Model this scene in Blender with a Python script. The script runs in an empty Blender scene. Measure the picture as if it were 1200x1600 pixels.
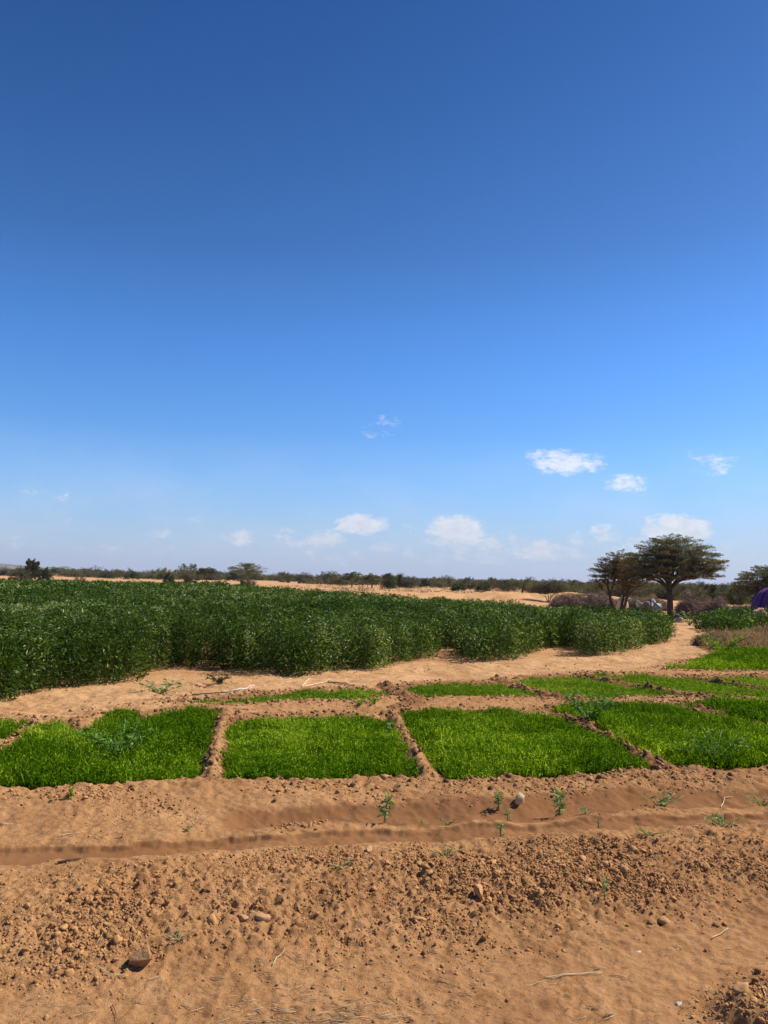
import bpy, math, random
import numpy as np
from mathutils import Vector, Matrix

random.seed(7)
C = bpy.context.scene
COL = C.collection
rad = math.radians

# ------------------------------------------------------------------ camera
EYE = 1.65
F = 1180.0                       # focal length in photograph pixels (1200 x 1600)
PITCH, ROLL = rad(5.085), rad(1.15)
cam_d = bpy.data.cameras.new('camera'); cam = bpy.data.objects.new('camera', cam_d); COL.objects.link(cam)
cam_d.sensor_fit = 'VERTICAL'; cam_d.sensor_height = 24.0; cam_d.sensor_width = 18.0
cam_d.lens = 24.0 * F / 1600.0
cam_d.clip_start = 0.05; cam_d.clip_end = 20000
CR = Matrix.Rotation(math.pi/2 + PITCH, 4, 'X') @ Matrix.Rotation(ROLL, 4, 'Z')
cam.matrix_world = Matrix.Translation((0, 0, EYE)) @ CR
C.camera = cam
C.render.resolution_x, C.render.resolution_y = 768, 1024

# ------------------------------------------------------------------ light
SUN_EL, SUN_AZ = rad(48), rad(71)          # azimuth measured clockwise from +Y (the view direction)
sun_dir = Vector((math.sin(SUN_AZ)*math.cos(SUN_EL), math.cos(SUN_AZ)*math.cos(SUN_EL), math.sin(SUN_EL)))
ld = bpy.data.lights.new('sun', 'SUN'); ld.energy = 4.9; ld.angle = rad(0.5); ld.color = (1.0, 0.95, 0.87)
lo = bpy.data.objects.new('sun', ld); COL.objects.link(lo)
lo.rotation_euler = sun_dir.to_track_quat('Z', 'Y').to_euler()

C.view_settings.view_transform = 'Standard'; C.view_settings.look = 'None'
C.view_settings.exposure = 0.45; C.view_settings.gamma = 1.0

CLOUDS = [  # px, py, half width, half height, strength
 (600,668,18,10,.15),(878,722,58,20,.75),(972,757,38,14,.55),(1112,728,34,17,.40),
 (566,820,38,17,1.25),(508,844,32,15,1.0),(470,850,18,8,.6),(690,846,30,10,.7),(760,842,26,10,.75),(800,862,30,10,.7),(900,868,26,9,.6),(600,856,26,8,.55),(445,833,16,10,.5),(367,840,32,12,.72),(254,832,22,9,.5),(640,828,17,11,.5),
 (716,831,46,24,1.25),(780,850,44,16,.6),(848,862,34,16,1.1),(908,843,22,11,.6),(945,836,24,15,.66),(1060,826,58,24,1.1),
 (70,775,40,9,.25),(105,815,16,9,.25),(655,860,34,10,.42),(730,868,70,16,.5),(1130,862,28,12,.4),(20,848,60,9,.25),
 (520,868,60,12,.35),(200,858,70,9,.25),(958,868,40,12,.35),(300,815,26,6,.2),(1010,850,40,14,.5)]

def build_world():
    w = bpy.data.worlds.new('World'); C.world = w; w.use_nodes = True
    nt = w.node_tree; nt.nodes.clear()
    N = nt.nodes.new; L = nt.links.new
    out = N('ShaderNodeOutputWorld'); bg = N('ShaderNodeBackground'); bg.inputs['Strength'].default_value = 0.080
    L(bg.outputs[0], out.inputs['Surface'])
    sky = N('ShaderNodeTexSky'); sky.sky_type = 'NISHITA'; sky.sun_disc = False
    sky.sun_elevation = SUN_EL; sky.sun_rotation = SUN_AZ
    sky.altitude = 1200; sky.air_density = 1.0; sky.dust_density = 0.6; sky.ozone_density = 2.6
    def val(v):
        n = N('ShaderNodeValue'); n.outputs[0].default_value = v; return n.outputs[0]
    def M(op, a, b=None, c=None, clamp=False):
        n = N('ShaderNodeMath'); n.operation = op; n.use_clamp = clamp
        for i, q in enumerate((a, b, c)):
            if q is None: continue
            if isinstance(q, (int, float)): n.inputs[i].default_value = q
            else: L(q, n.inputs[i])
        return n.outputs[0]
    hs = N('ShaderNodeHueSaturation'); hs.inputs['Saturation'].default_value = 1.22; hs.inputs['Value'].default_value = 1.0
    hs.inputs['Hue'].default_value = 0.505
    L(sky.outputs[0], hs.inputs['Color'])
    tc = N('ShaderNodeTexCoord'); sep = N('ShaderNodeSeparateXYZ'); L(tc.outputs['Generated'], sep.inputs[0])
    X, Y, Z = sep.outputs
    ys = M('MAXIMUM', Y, 0.02)
    u = M('DIVIDE', X, ys); v = M('DIVIDE', Z, ys)
    cmb = N('ShaderNodeCombineXYZ'); L(u, cmb.inputs[0]); L(M('MULTIPLY', v, 2.1), cmb.inputs[1])
    def noise(scale, det, rough, vec=cmb.outputs[0], dist=0.0):
        n = N('ShaderNodeTexNoise'); n.inputs['Scale'].default_value = scale; n.inputs['Detail'].default_value = det
        n.inputs['Roughness'].default_value = rough; n.inputs['Distortion'].default_value = dist; L(vec, n.inputs['Vector']); return n
    n1 = noise(17, 8, .6); n2 = noise(46, 6, .66, dist=.35)
    n4 = noise(120, 5, .7)
    nz = M('ADD', M('ADD', M('MULTIPLY', n1.outputs['Fac'], .38), M('MULTIPLY', n2.outputs['Fac'], .36)), M('MULTIPLY', n4.outputs['Fac'], .26))
    # vertical haze towards the horizon
    el = M('ARCSINE', Z)
    t = M('SUBTRACT', 1.0, M('DIVIDE', M('ABSOLUTE', el), 0.19), clamp=True)
    hz = M('MULTIPLY', M('POWER', t, 1.35), .92)
    mh = N('ShaderNodeMix'); mh.data_type = 'RGBA'; L(hz, mh.inputs[0]); L(hs.outputs[0], mh.inputs[6])
    mh.inputs[7].default_value = (4.35, 5.2, 6.85, 1)
    # deeper blue overhead, clearer cyan-blue in the middle heights
    er = N('ShaderNodeValToRGB'); er.color_ramp.interpolation = 'B_SPLINE'; e = er.color_ramp.elements
    stops = [(0, (.93, .90, .98)), (1.5, (.93, .91, .97)), (6.5, (.86, 1.14, 1.38)), (9.9, (1.04, 1.25, 1.42)), (16.6, (.90, 1.31, 1.64)), (23.8, (.80, 1.02, 1.17)), (39.2, (.38, .70, .95)), (80, (.32, .58, .86))]
    while len(e) < len(stops): e.new(.5)
    for k, (dg, c) in zip(e, stops): k.position = dg/90; k.color = (c[0]/2, c[1]/2, c[2]/2, 1)
    L(M('DIVIDE', el, math.pi/2, clamp=True), er.inputs[0])
    mm = N('ShaderNodeVectorMath'); mm.operation = 'MULTIPLY'; L(mh.outputs[2], mm.inputs[0]); L(er.outputs[0], mm.inputs[1])
    m2 = N('ShaderNodeVectorMath'); m2.operation = 'SCALE'; m2.inputs[3].default_value = 2.0; L(mm.outputs[0], m2.inputs[0])
    best = None
    for px, py, a, b, s in CLOUDS:
        d = ray(px, py); u0, v0 = d.x/d.y, d.z/d.y
        A, B = a/F*1.12, b/F*1.12
        du = M('MULTIPLY', M('SUBTRACT', u, u0), 1/A); dv = M('MULTIPLY', M('SUBTRACT', v, v0), 1/B)
        dd = M('ADD', M('MULTIPLY', du, du), M('MULTIPLY', dv, dv))
        f = M('MULTIPLY', M('SUBTRACT', 1.25, dd, clamp=False), s)
        best = f if best is None else M('MAXIMUM', best, f)
    front = M('GREATER_THAN', Y, 0.05)
    field = M('ADD', M('MAXIMUM', best, -1.2), M('MULTIPLY', M('SUBTRACT', nz, .505), 6.2))
    al = N('ShaderNodeMapRange'); al.interpolation_type = 'SMOOTHSTEP'; L(field, al.inputs[0])
    al.inputs[1].default_value = .0; al.inputs[2].default_value = 1.25
    dens = M('MULTIPLY', M('MULTIPLY', al.outputs[0], front), .9)
    # thin veil of broken cloud low over the horizon
    n3 = noise(7, 6, .6)
    veil = M('MULTIPLY', M('SUBTRACT', n3.outputs['Fac'], .42, clamp=True), M('MULTIPLY', t, 1.6), clamp=True)
    dens = M('MAXIMUM', dens, M('MULTIPLY', veil, .6))
    shade = N('ShaderNodeMapRange'); L(M('ADD', M('MULTIPLY', v, 9.0), M('MULTIPLY', n2.outputs['Fac'], 1.3)), shade.inputs[0])
    shade.inputs[1].default_value = .7; shade.inputs[2].default_value = 1.75
    cc = N('ShaderNodeMix'); cc.data_type = 'RGBA'; L(shade.outputs[0], cc.inputs[0])
    cc.inputs[6].default_value = (5.0, 5.5, 6.7, 1); cc.inputs[7].default_value = (8.0, 8.2, 8.9, 1)
    mc = N('ShaderNodeMix'); mc.data_type = 'RGBA'; L(dens, mc.inputs[0]); L(m2.outputs[0], mc.inputs[6]); L(cc.outputs[2], mc.inputs[7])
    L(mc.outputs[2], bg.inputs['Color'])

def ray(px, py):
    return (CR.to_3x3() @ Vector(((px-600)/F, -(py-800)/F, -1.0))).normalized()
def P(px, py, z=0.0):
    d = ray(px, py); t = (z-EYE)/d.z
    return (d.x*t, d.y*t)
def hor(px): return 905 + (px-600)*math.tan(ROLL)
def at(px, dist):                                   # point at a ground distance along the column px
    d = ray(px, hor(px)); k = dist/math.hypot(d.x, d.y)
    return d.x*k, d.y*k
def ztop(px, py, dist):
    d = ray(px, py); return EYE + d.z/math.hypot(d.x, d.y)*dist
build_world()

def rng(seed): return np.random.default_rng(seed)
# ------------------------------------------------------------------ noise
def _h(ix, iy, seed):
    h = (ix.astype(np.int64)*374761393 + iy.astype(np.int64)*668265263 + seed*1442695041) & 0xFFFFFFFF
    h = ((h ^ (h >> 13))*1274126177) & 0xFFFFFFFF
    h = (h ^ (h >> 16))
    return (h & 0xFFFFFF)/float(0xFFFFFF)
def vn(x, y, seed=0):
    xi = np.floor(x); yi = np.floor(y); fx = x-xi; fy = y-yi
    fx = fx*fx*(3-2*fx); fy = fy*fy*(3-2*fy)
    a = _h(xi, yi, seed); b = _h(xi+1, yi, seed); c = _h(xi, yi+1, seed); d = _h(xi+1, yi+1, seed)
    return (a*(1-fx)+b*fx)*(1-fy) + (c*(1-fx)+d*fx)*fy
def fbm(x, y, scale, octv=4, seed=0, gain=.5):
    s = 0; a = 1.0; t = 0; x = x*scale; y = y*scale
    for i in range(octv):
        s = s + a*vn(x+i*17.3, y-i*9.1, seed+i*7); t += a; a *= gain
        x, y = (x*1.62+y*1.18), (-x*1.18+y*1.62)
    return s/t - .5
def worley(x, y, scale, seed=0):
    x = x*scale; y = y*scale; xi = np.floor(x); yi = np.floor(y)
    f1 = np.full(x.shape, 9.0)
    for i in (-1, 0, 1):
        for j in (-1, 0, 1):
            cx = xi+i; cy = yi+j
            dx = cx+_h(cx, cy, seed)-x; dy = cy+_h(cx, cy, seed+5)-y
            f1 = np.minimum(f1, dx*dx+dy*dy)
    return np.sqrt(f1)
def ss(a, b, x):
    t = np.clip((x-a)/(b-a), 0, 1); return t*t*(3-2*t)
def line_dist(x, y, pts):
    best = np.full(x.shape, 1e9); sgn = np.zeros(x.shape); tt = np.zeros(x.shape); acc = 0
    for (x0, y0), (x1, y1) in zip(pts[:-1], pts[1:]):
        dx, dy = x1-x0, y1-y0; L2 = dx*dx+dy*dy; l = math.sqrt(L2)
        t = np.clip(((x-x0)*dx+(y-y0)*dy)/L2, 0, 1)
        d = np.hypot(x-(x0+t*dx), y-(y0+t*dy)); m = d < best
        best = np.where(m, d, best); sgn = np.where(m, np.sign(dx*(y-y0)-dy*(x-x0)), sgn); tt = np.where(m, acc+t*l, tt); acc += l
    return best, sgn, tt
def inside(x, y, poly):
    r = np.zeros(x.shape, bool)
    n = len(poly)
    for i in range(n):
        x0, y0 = poly[i]; x1, y1 = poly[(i+1) % n]
        if y0 == y1: continue
        c = ((y0 > y) != (y1 > y)) & (x < (x1-x0)*(y-y0)/(y1-y0)+x0)
        r ^= c
    return r
def sdist(x, y, poly):                               # negative inside
    d, _, _ = line_dist(x, y, list(poly)+[poly[0]])
    return np.where(inside(x, y, poly), -d, d)

# ------------------------------------------------------------------ layout (pixels of features lying on the ground -> metres)
def poly(pts, h=0.12):           # entries: (px, py) on the soil, or (px, py, 1) a far edge seen at the top of the plants
    return [P(q[0], q[1], h if len(q) > 2 else 0.0) for q in pts]
BEDS = [
 # name key, polygon, plant height, style (0 lush, 1 short and thin), label
 (poly([(-150,1205),(0,1166),(16,1158),(44,1137),(46,1122,1),(0,1122,1),(-200,1121,1)]), .13, 0,
  'narrow corner of lush green seedlings at the far left edge of the picture'),
 (poly([(-140,1240),(0,1236),(52,1237),(210,1230),(308,1223),(322,1180),(337,1121),(338,1104,1),(297,1100,1),(280,1108,1),(245,1111,1),(224,1119,1),(206,1106,1),(175,1102,1),(154,1118,1),(128,1134,1),(105,1124,1),(66,1128,1),(44,1150),(0,1192)]), .13, 0,
  'square bed of lush green seedlings with a big bluish weed growing in its middle'),
 (poly([(350,1223),(500,1222),(649,1217),(632,1170),(606,1128),(604,1116,1),(520,1112,1),(425,1116,1),(362,1118,1),(356,1150),(352,1187)]), .115, 0,
  'square bed of seedlings without weeds between two straight earth ridges, left of the centre'),
 (poly([(702,1222),(765,1224),(930,1215),(1013,1207),(955,1164),(872,1130),(843,1112,1),(780,1104,1),(730,1105,1),(628,1104,1),(636,1138),(655,1172),(681,1206)]), .13, 0,
  'large even bed of deep green seedlings in the centre right of the front row'),
 (poly([(1056,1201),(1112,1207),(1200,1202),(1330,1196),(1300,1142),(1200,1141),(1146,1131),(1060,1113),(969,1108),(920,1106),(862,1102,1),(866,1118),(920,1133),(990,1174)]), .14, 0,
  'deep green seedling bed in the front right with silvery weeds near its lower edge'),
 (poly([(1150,1128),(1200,1136),(1330,1137),(1330,1092,1),(1200,1090,1),(1130,1089,1),(1067,1099,1),(1100,1113)]), .15, 0,
  'taller patch of green seedlings at the right edge behind a dark step'),
 (poly([(276,1101),(297,1105),(332,1106),(380,1105),(485,1100),(555,1100),(613,1094),(599,1080,1),(555,1080,1),(450,1085,1),(380,1092,1),(315,1094,1)], .05), .06, 1,
  'long thin strip of short seedlings beside the sandy path'),
 (poly([(662,1096),(730,1096),(800,1094),(846,1095),(812,1084),(775,1070,1),(695,1070,1),(637,1077,1)], .05), .07, 1,
  'small back row bed of short seedlings directly behind the large centre bed'),
 (poly([(912,1099),(969,1096),(1060,1092),(1007,1081),(913,1063),(902,1058,1),(832,1060,1),(801,1065,1),(867,1089)], .05), .07, 1,
  'slanting back row bed of short pale green seedlings between two dark crumbly ridges'),
 (poly([(1112,1093),(1200,1096),(1330,1098),(1330,1092),(1196,1079),(1067,1062),(1060,1058,1),(1007,1054,1),(927,1054,1),(935,1061),(1007,1076),(1077,1088)], .05), .07, 1,
  'long slanting bed of short seedlings reaching the right edge behind the second dark ridge'),
 (poly([(1130,1068),(1200,1077),(1330,1090),(1330,1057,1),(1200,1056,1),(1092,1058,1)], .05), .06, 1,
  'small wedge of short seedlings at the right edge in front of the bright bed'),
 (poly([(1046,1047),(1120,1050),(1200,1049),(1340,1050),(1340,1012,1),(1200,1013,1),(1127,1015,1),(1095,1026,1),(1077,1033,1),(1044,1040,1)]), .16, 0,
  'bright green bed of taller seedlings farthest back on the right beside the dry weeds'),
]
CH_A = [P(*q) for q in [(-200,1350),(0,1336),(130,1330),(240,1325),(330,1315),(450,1310),(560,1302),(640,1299),(720,1297),(800,1294),(900,1290),(1000,1284),(1100,1282),(1200,1278),(1400,1268)]]
FURROWS = [[P(*q) for q in l] for l in [[(774,1067),(812,1080),(852,1092),(905,1100)],[(905,1060),(955,1069),(1007,1080),(1060,1091),(1110,1096)],[(1062,1058),(1130,1069),(1196,1080),(1320,1096)],
 [(598,1077),(628,1090),(652,1100),(620,1112)],[(612,1122),(640,1168),(664,1212)],[(862,1112),(905,1132),(975,1172),(1035,1203)],[(1064,1104),(1105,1117),(1146,1130)],[(50,1140),(16,1166),(-40,1196)],[(345,1118),(338,1160),(328,1215)]]]
CH_B = [P(*q) for q in [(400,1276),(500,1268),(600,1268),(700,1268),(800,1267),(900,1260),(1000,1251),(1100,1248),(1200,1245),(1400,1240)]]
BERM = [P(*q) for q in [(-200,1450),(0,1435),(150,1425),(300,1412),(450,1400),(600,1390),(800,1375),(1000,1362),(1200,1340),(1400,1320)]]
MOUND = [P(*q) for q in [(1215,1600),(1280,1570),(1400,1540)]]
FIELD_FRONT = [P(*q) for q in [(-260,1150),(-60,1122),(0,1104),(32,1102),(72,1083),(150,1074),(215,1064),(246,1058),(258,1046),(300,1047),(345,1050),(382,1062),(405,1056),(432,1062),(470,1058),(492,1064),(530,1052),(585,1047),(640,1038),(678,1032),(688,1012),(706,1014),(712,1034),(745,1036),(800,1032),(828,1024),(865,1016),(885,1012),(905,1024),(945,1027),(985,1021),(1012,1010),(1046,1006),(1058,994)]]
FIELD_BACK = [at(px, d) for px, d in [(1056,27),(1000,26),(950,26),(880,27.5),(830,30),(700,33),(600,37),(450,49),(330,66),(200,72),(100,80),(0,82),(-150,84),(-350,84)]]
FIELD = FIELD_FRONT + FIELD_BACK + [at(-350, 30)]
PATCH = [P(*q) for q in [(1090,984),(1105,989),(1135,992),(1165,990),(1200,987),(1330,985)]] + [at(1330,35), at(1200,37), at(1130,36), at(1096,33)]
PATH_LINE = [P(*q) for q in [(-200,1135),(0,1112),(150,1096),(300,1078),(420,1070),(560,1060),(700,1047),(850,1038),(960,1034),(1040,1024),(1075,1004),(1078,985)]]
LANE_R = [P(*q) for q in [(1000,1030),(1060,1022),(1095,1000),(1078,978),(1072,966)]]

def H(x, y, fine=True):
    x = np.asarray(x, float); y = np.asarray(y, float)
    r = np.hypot(x, y)
    z = np.zeros(x.shape)
    z += ss(220, 900, r)*2.0
    z += fbm(x, y, .008, 3, 3)*ss(200, 600, r)*3
    z += fbm(x, y, .25, 3, 11)*.07
    # sand bank behind the field
    bx, by = at(760, 60)
    bank = np.exp(-((x-bx)/17)**2-((y-by)/9)**2); z += bank*(.75+1.3*fbm(x, y, .32, 4, 41))
    near = r < 45
    xn, yn = x[near], y[near]; zn = z[near]
    # foreground berm of dug soil
    d, s, t = line_dist(xn, yn, BERM)
    rise = .55+.45*ss(-2.2, -.8, xn)
    zn += .085*np.exp(-(np.where(s > 0, d/.42, d/.5))**2)*rise*(1+fbm(xn, yn, 1.3, 3, 5)*1.2)
    rough_b = np.exp(-(d/.62)**4)*(.35+.65*ss(-2.6, -1.0, xn))
    # channels
    dA, sA, tA = line_dist(xn, yn, CH_A); wA = .085+.05*fbm(xn, yn, .8, 2, 8)
    dA = np.abs(dA+fbm(xn, yn, 1.6, 3, 16)*.08+fbm(xn, yn, 5, 4, 13)*.13+fbm(xn, yn, 22, 3, 14)*.03)
    zn -= .026*(1-ss(wA*.85, wA*1.35+.03*(sA < 0), dA))
    zn += .010*np.exp(-((dA-.24)/.08)**2)*(1+1.5*fbm(xn, yn, 3, 3, 12))
    dB, sB, tB = line_dist(xn, yn, CH_B); wB = .15+.06*fbm(xn, yn, .9, 2, 9)
    dB = np.abs(dB+fbm(xn, yn, 4, 4, 15)*.10)
    zn -= .045*(1-ss(wB*.30, wB*1.6, dB))
    # raised bund in front of the beds
    ybund = yn; xs = xn
    # beds and the ridges between them
    dmin = np.full(xn.shape, 1e9)
    zone = (yn > 5.2) & (yn < 17)
    xz, yz = xn[zone], yn[zone]; wob = fbm(xz, yz, 2.2, 3, 21)*.10
    dz = np.full(xz.shape, 1e9)
    for pl, h, st, lb in BEDS: dz = np.minimum(dz, sdist(xz, yz, pl))
    dmin[zone] = dz+wob*.5
    crumb = worley(xn, yn, 9, 3)
    out = ss(-.02, .1, dmin)*(1-ss(.30, .75, dmin))
    zn += out*(.05+.03*fbm(xn, yn, 4, 3, 22)+.02*(.5-crumb)) - .02*(1-ss(-.1, 0, dmin))
    fz = (yn > 5.4) & (yn < 15); xf, yf = xn[fz], yn[fz]; df = np.full(xf.shape, 1e9)
    for l in FURROWS: df = np.minimum(df, line_dist(xf, yf, l)[0])
    lump = fbm(xf, yf, 7, 4, 23)
    zn[fz] += np.exp(-(df/.08)**2)*(.16*np.maximum(lump, -.1)+.012)+np.exp(-((df-.16)/.05)**2)*(-.02)
    # mound in the lower right corner
    dm, _, _ = line_dist(xn, yn, MOUND); zn += .09*(1-ss(.08, .27, dm+fbm(xn, yn, 5, 3, 31)*.12))
    # crumbly texture
    smooth = np.clip((1-ss(wA*.7, wA*1.6, dA)) + (1-ss(wB*.6, wB*1.4, dB))*.9, 0, 1)
    bankz = ss(4.5, 5.0, yn)*(1-ss(6.6, 7.2, yn))
    zn += bankz*(fbm(xn*1.3, yn, 2.2, 5, 54, .6)*.075-.03*np.abs(fbm(xn+yn*.4, yn*.5, 7, 4, 55)))*(1-ss(-.05, .1, -dmin))
    amp = .009 + .014*rough_b + .014*np.exp(-(dmin/.3)**2)*(dmin > -.05)
    amp = amp*(1-.75*smooth)
    f1 = fbm(xn, yn, 6, 4, 51); f2 = fbm(xn, yn, 26, 4, 52)
    zn += amp*(f1*.9) + amp*2.0*f2 + amp*.9*np.abs(fbm(xn, yn, 11, 3, 53))*2
    w1 = worley(xn, yn, 13, 61); w2 = worley(xn, yn, 31, 62)
    clod = np.sqrt(np.maximum(0, .16-w1*w1))*.5*np.maximum(0, fbm(xn, yn, 2.5, 3, 63)+.16)*2.2
    zn += (rough_b+.12)*clod*.10*(1-smooth) + rough_b*np.sqrt(np.maximum(0, .16-w2*w2))*.022*(1-smooth)
    # footprints, wheel marks on the track
    track = (1-rough_b)*(yn < 3.9)
    zn += track*(fbm(xn+yn*.3, yn*2.4, 1.1, 6, 71, .6)*.018+fbm(xn, yn, 9, 4, 72, .6)*.010)
    FP = rng(33)
    for k in range(16):
        fx, fy = P(FP.uniform(100, 1150), FP.uniform(1490, 1590)); a = FP.uniform(-.5, .5)+(1.57 if k % 3 else 0)
        dx = (xn-fx)*math.cos(a)+(yn-fy)*math.sin(a); dy = -(xn-fx)*math.sin(a)+(yn-fy)*math.cos(a)
        e = np.sqrt((dx/.14)**2+(dy/(.048+.012*(dx > 0)))**2)
        zn += np.where(e < 1.35, -.0045*(1-ss(.7, 1.0, e))+.002*np.exp(-((e-1.1)/.15)**2)+.0025*np.sin(dx*420)*(e < .85)*(k % 2), 0)
    # sandy path lumps beside the tall crop
    dp, _, _ = line_dist(xn, yn, PATH_LINE)
    pth = np.exp(-(dp/1.3)**2)*(yn > 8)
    zn += pth*(fbm(xn, yn, 1.5, 4, 81)*.16+np.abs(fbm(xn, yn*1.5, 3.2, 3, 82))*.10)
    z[near] = zn
    return z
def Hs(x, y): return float(H(np.array([x]), np.array([y]))[0])
def masks(x, y):
    r = np.hypot(x, y)
    wet = np.zeros(x.shape); sand = np.zeros(x.shape); bed = np.zeros(x.shape)
    near = r < 45; xn, yn = x[near], y[near]
    dA, _, _ = line_dist(xn, yn, CH_A); dB, _, _ = line_dist(xn, yn, CH_B)
    n = fbm(xn, yn, 3.0, 4, 91)
    dA = np.abs(dA+fbm(xn, yn, 1.6, 3, 16)*.08+fbm(xn, yn, 5, 4, 13)*.13+fbm(xn, yn, 22, 3, 14)*.03)
    w = 1.1*(1-ss(.11, .135, dA))*(.85+.8*fbm(xn, yn, 1.7, 4, 92))
    w = np.maximum(w, 1.15*(1-ss(.16, .28, dB+n*.22))*(.95+.7*fbm(xn, yn, .7, 2, 93)))
    zone = (yn > 5.2) & (yn < 19); dz = np.full(xn.shape, 1e9)
    for pl, h, st, lb in BEDS:
        dz[zone] = np.minimum(dz[zone], sdist(xn[zone], yn[zone], pl))
    b = 1-ss(-.02, .06, dz+n*.06)  # bed soil, darkened in the material as shade under the seedlings
    dbm, _, _ = line_dist(xn, yn, BERM)
    w = np.maximum(w, np.clip(np.exp(-(dbm/.55)**4)*(.10+1.1*fbm(xn, yn, 1.4, 5, 96)+.5*ss(-1, 1.5, xn)*.35), 0, .45))
    w = np.maximum(w, np.clip((ss(4.6, 5.2, yn)*(1-ss(6.5, 7, yn)))*(1.3*fbm(xn, yn, 1.7, 5, 97)+.03), 0, .5))
    dark = (1-ss(.05, .45, dz))*(ss(-.1, .25, n+fbm(xn, yn, .6, 2, 95)*1.4+ss(8.3, 10, yn)*.25-.08))
    w = np.maximum(w, dark*.8)
    fz = (yn > 5.4) & (yn < 15); df = np.full(xn.shape, 1e9)
    for l in FURROWS[:4]+FURROWS[5:7]: df[fz] = np.minimum(df[fz], line_dist(xn[fz], yn[fz], l)[0])
    w = np.maximum(w, (1-ss(.08, .22, df+n*.15))*.95)  # furrow lines: damp soil, with ditch and clod shade painted in
    w = np.maximum(w, np.clip((yn < 7.2)*(.30*ss(-.6, 2.2, xn)+.55*fbm(xn, yn, .9, 6, 98, .6)), 0, .5))
    dp, _, _ = line_dist(xn, yn, PATH_LINE)
    s = np.exp(-(dp/1.7)**4)*(yn > 8)*(1-b)
    s = np.maximum(s, ss(15, 22, yn))*(1-.8*dark)
    wet[near] = w; bed[near] = b; sand[near] = s
    sand[~near] = 1.0
    return wet, sand, bed

# ------------------------------------------------------------------ mesh helpers
def mesh_np(name, V, Fc, mat, parent=None, smooth=False, attrs=None, link=True):
    V = np.ascontiguousarray(V, dtype=np.float32); Fc = np.ascontiguousarray(Fc, dtype=np.int32)
    me = bpy.data.meshes.new(name); n = Fc.shape[1]
    me.vertices.add(len(V)); me.vertices.foreach_set('co', V.ravel())
    me.loops.add(Fc.size); me.loops.foreach_set('vertex_index', Fc.ravel())
    me.polygons.add(len(Fc)); me.polygons.foreach_set('loop_start', np.arange(0, Fc.size, n, dtype=np.int32))
    try: me.polygons.foreach_set('loop_total', np.full(len(Fc), n, dtype=np.int32))
    except Exception: pass
    me.update(calc_edges=True)
    if smooth: me.polygons.foreach_set('use_smooth', np.ones(len(Fc), bool))
    for k, a in (attrs or {}).items():
        at_ = me.attributes.new(k, 'FLOAT', 'POINT'); at_.data.foreach_set('value', np.ascontiguousarray(a, dtype=np.float32))
    me.materials.append(mat)
    o = bpy.data.objects.new(name, me)
    if link: COL.objects.link(o)
    if parent is not None: o.parent = parent
    return o
def tag(o, label=None, cat=None, group=None, kind=None):
    if label: o['label'] = label
    if cat: o['category'] = cat
    if group: o['group'] = group
    if kind: o['kind'] = kind
    return o
def empty(name, loc=(0, 0, 0), rz=0, label=None, cat=None, group=None):
    o = bpy.data.objects.new(name, None); COL.objects.link(o); o.location = loc; o.rotation_euler = (0, 0, rz)
    o.empty_display_size = .2
    return tag(o, label, cat, group)
def copy_thing(o, loc, rz=0, sc=(1, 1, 1), label=None, cat=None, group=None):
    c = o.copy(); COL.objects.link(c); c.location = loc; c.rotation_euler = (0, 0, rz); c.scale = sc
    for ch in list(o.children):
        k = ch.copy(); COL.objects.link(k); k.parent = c
    tag(c, label, cat, group)
    return c

class MB:
    def __init__(s): s.V = []; s.T = []; s.n = 0
    def add(s, V, T):
        s.V.append(np.asarray(V, float)); s.T.append(np.asarray(T, int)+s.n); s.n += len(V)
    def tube(s, pts, radii, k=6):
        pts = [np.array(p, float) for p in pts]; rings = []
        prev = None
        for i, p in enumerate(pts):
            d = pts[min(i+1, len(pts)-1)]-pts[max(i-1, 0)]; d = d/(np.linalg.norm(d)+1e-9)
            a = np.array((1., 0, 0)) if abs(d[0]) < .8 else np.array((0, 1., 0))
            if prev is not None: a = prev
            a = a-d*np.dot(a, d); a /= np.linalg.norm(a)+1e-9; b = np.cross(d, a); prev = a
            for j in range(k):
                th = 2*math.pi*j/k; rings.append(p+radii[i]*(math.cos(th)*a+math.sin(th)*b))
        T = []
        for i in range(len(pts)-1):
            for j in range(k):
                q = (i*k+j, i*k+(j+1) % k, (i+1)*k+(j+1) % k, (i+1)*k+j)
                T.append((q[0], q[1], q[2])); T.append((q[0], q[2], q[3]))
        for j in range(1, k-1):
            T.append((0, j+1, j)); e = (len(pts)-1)*k; T.append((e, e+j, e+j+1))
        s.add(rings, T)
    def build(s, name, mat, parent=None, smooth=False):
        return mesh_np(name, np.concatenate(s.V), np.concatenate(s.T), mat, parent, smooth)

def unit(v): return v/(np.linalg.norm(v, axis=-1, keepdims=True)+1e-9)
def leaves(cen, direc, length, width, R, fold=.35, up_bias=.6):
    """Folded two-triangle leaves: base, left, tip, right (each its own island)."""
    n = len(cen); d = unit(direc)
    rnd = R.normal(size=(n, 3)); rnd[:, 2] = np.abs(rnd[:, 2])*up_bias+rnd[:, 2]*(1-up_bias)+up_bias
    side = unit(np.cross(d, rnd)); nor = unit(np.cross(side, d))
    L = np.asarray(length).reshape(-1, 1); W = np.asarray(width).reshape(-1, 1)
    b = cen-d*L*.5; t = cen+d*L*.5-nor*L*.08
    l = cen-side*W*.5+nor*W*fold*.5-d*L*.05; r = cen+side*W*.5+nor*W*fold*.5-d*L*.05
    V = np.stack([b, l, t, r], 1).reshape(-1, 3)
    i = np.arange(n)[:, None]*4
    T = np.concatenate([i+np.array([[0, 2, 1]]), i+np.array([[0, 3, 2]])], 1).reshape(-1, 3)
    return V, T

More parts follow.
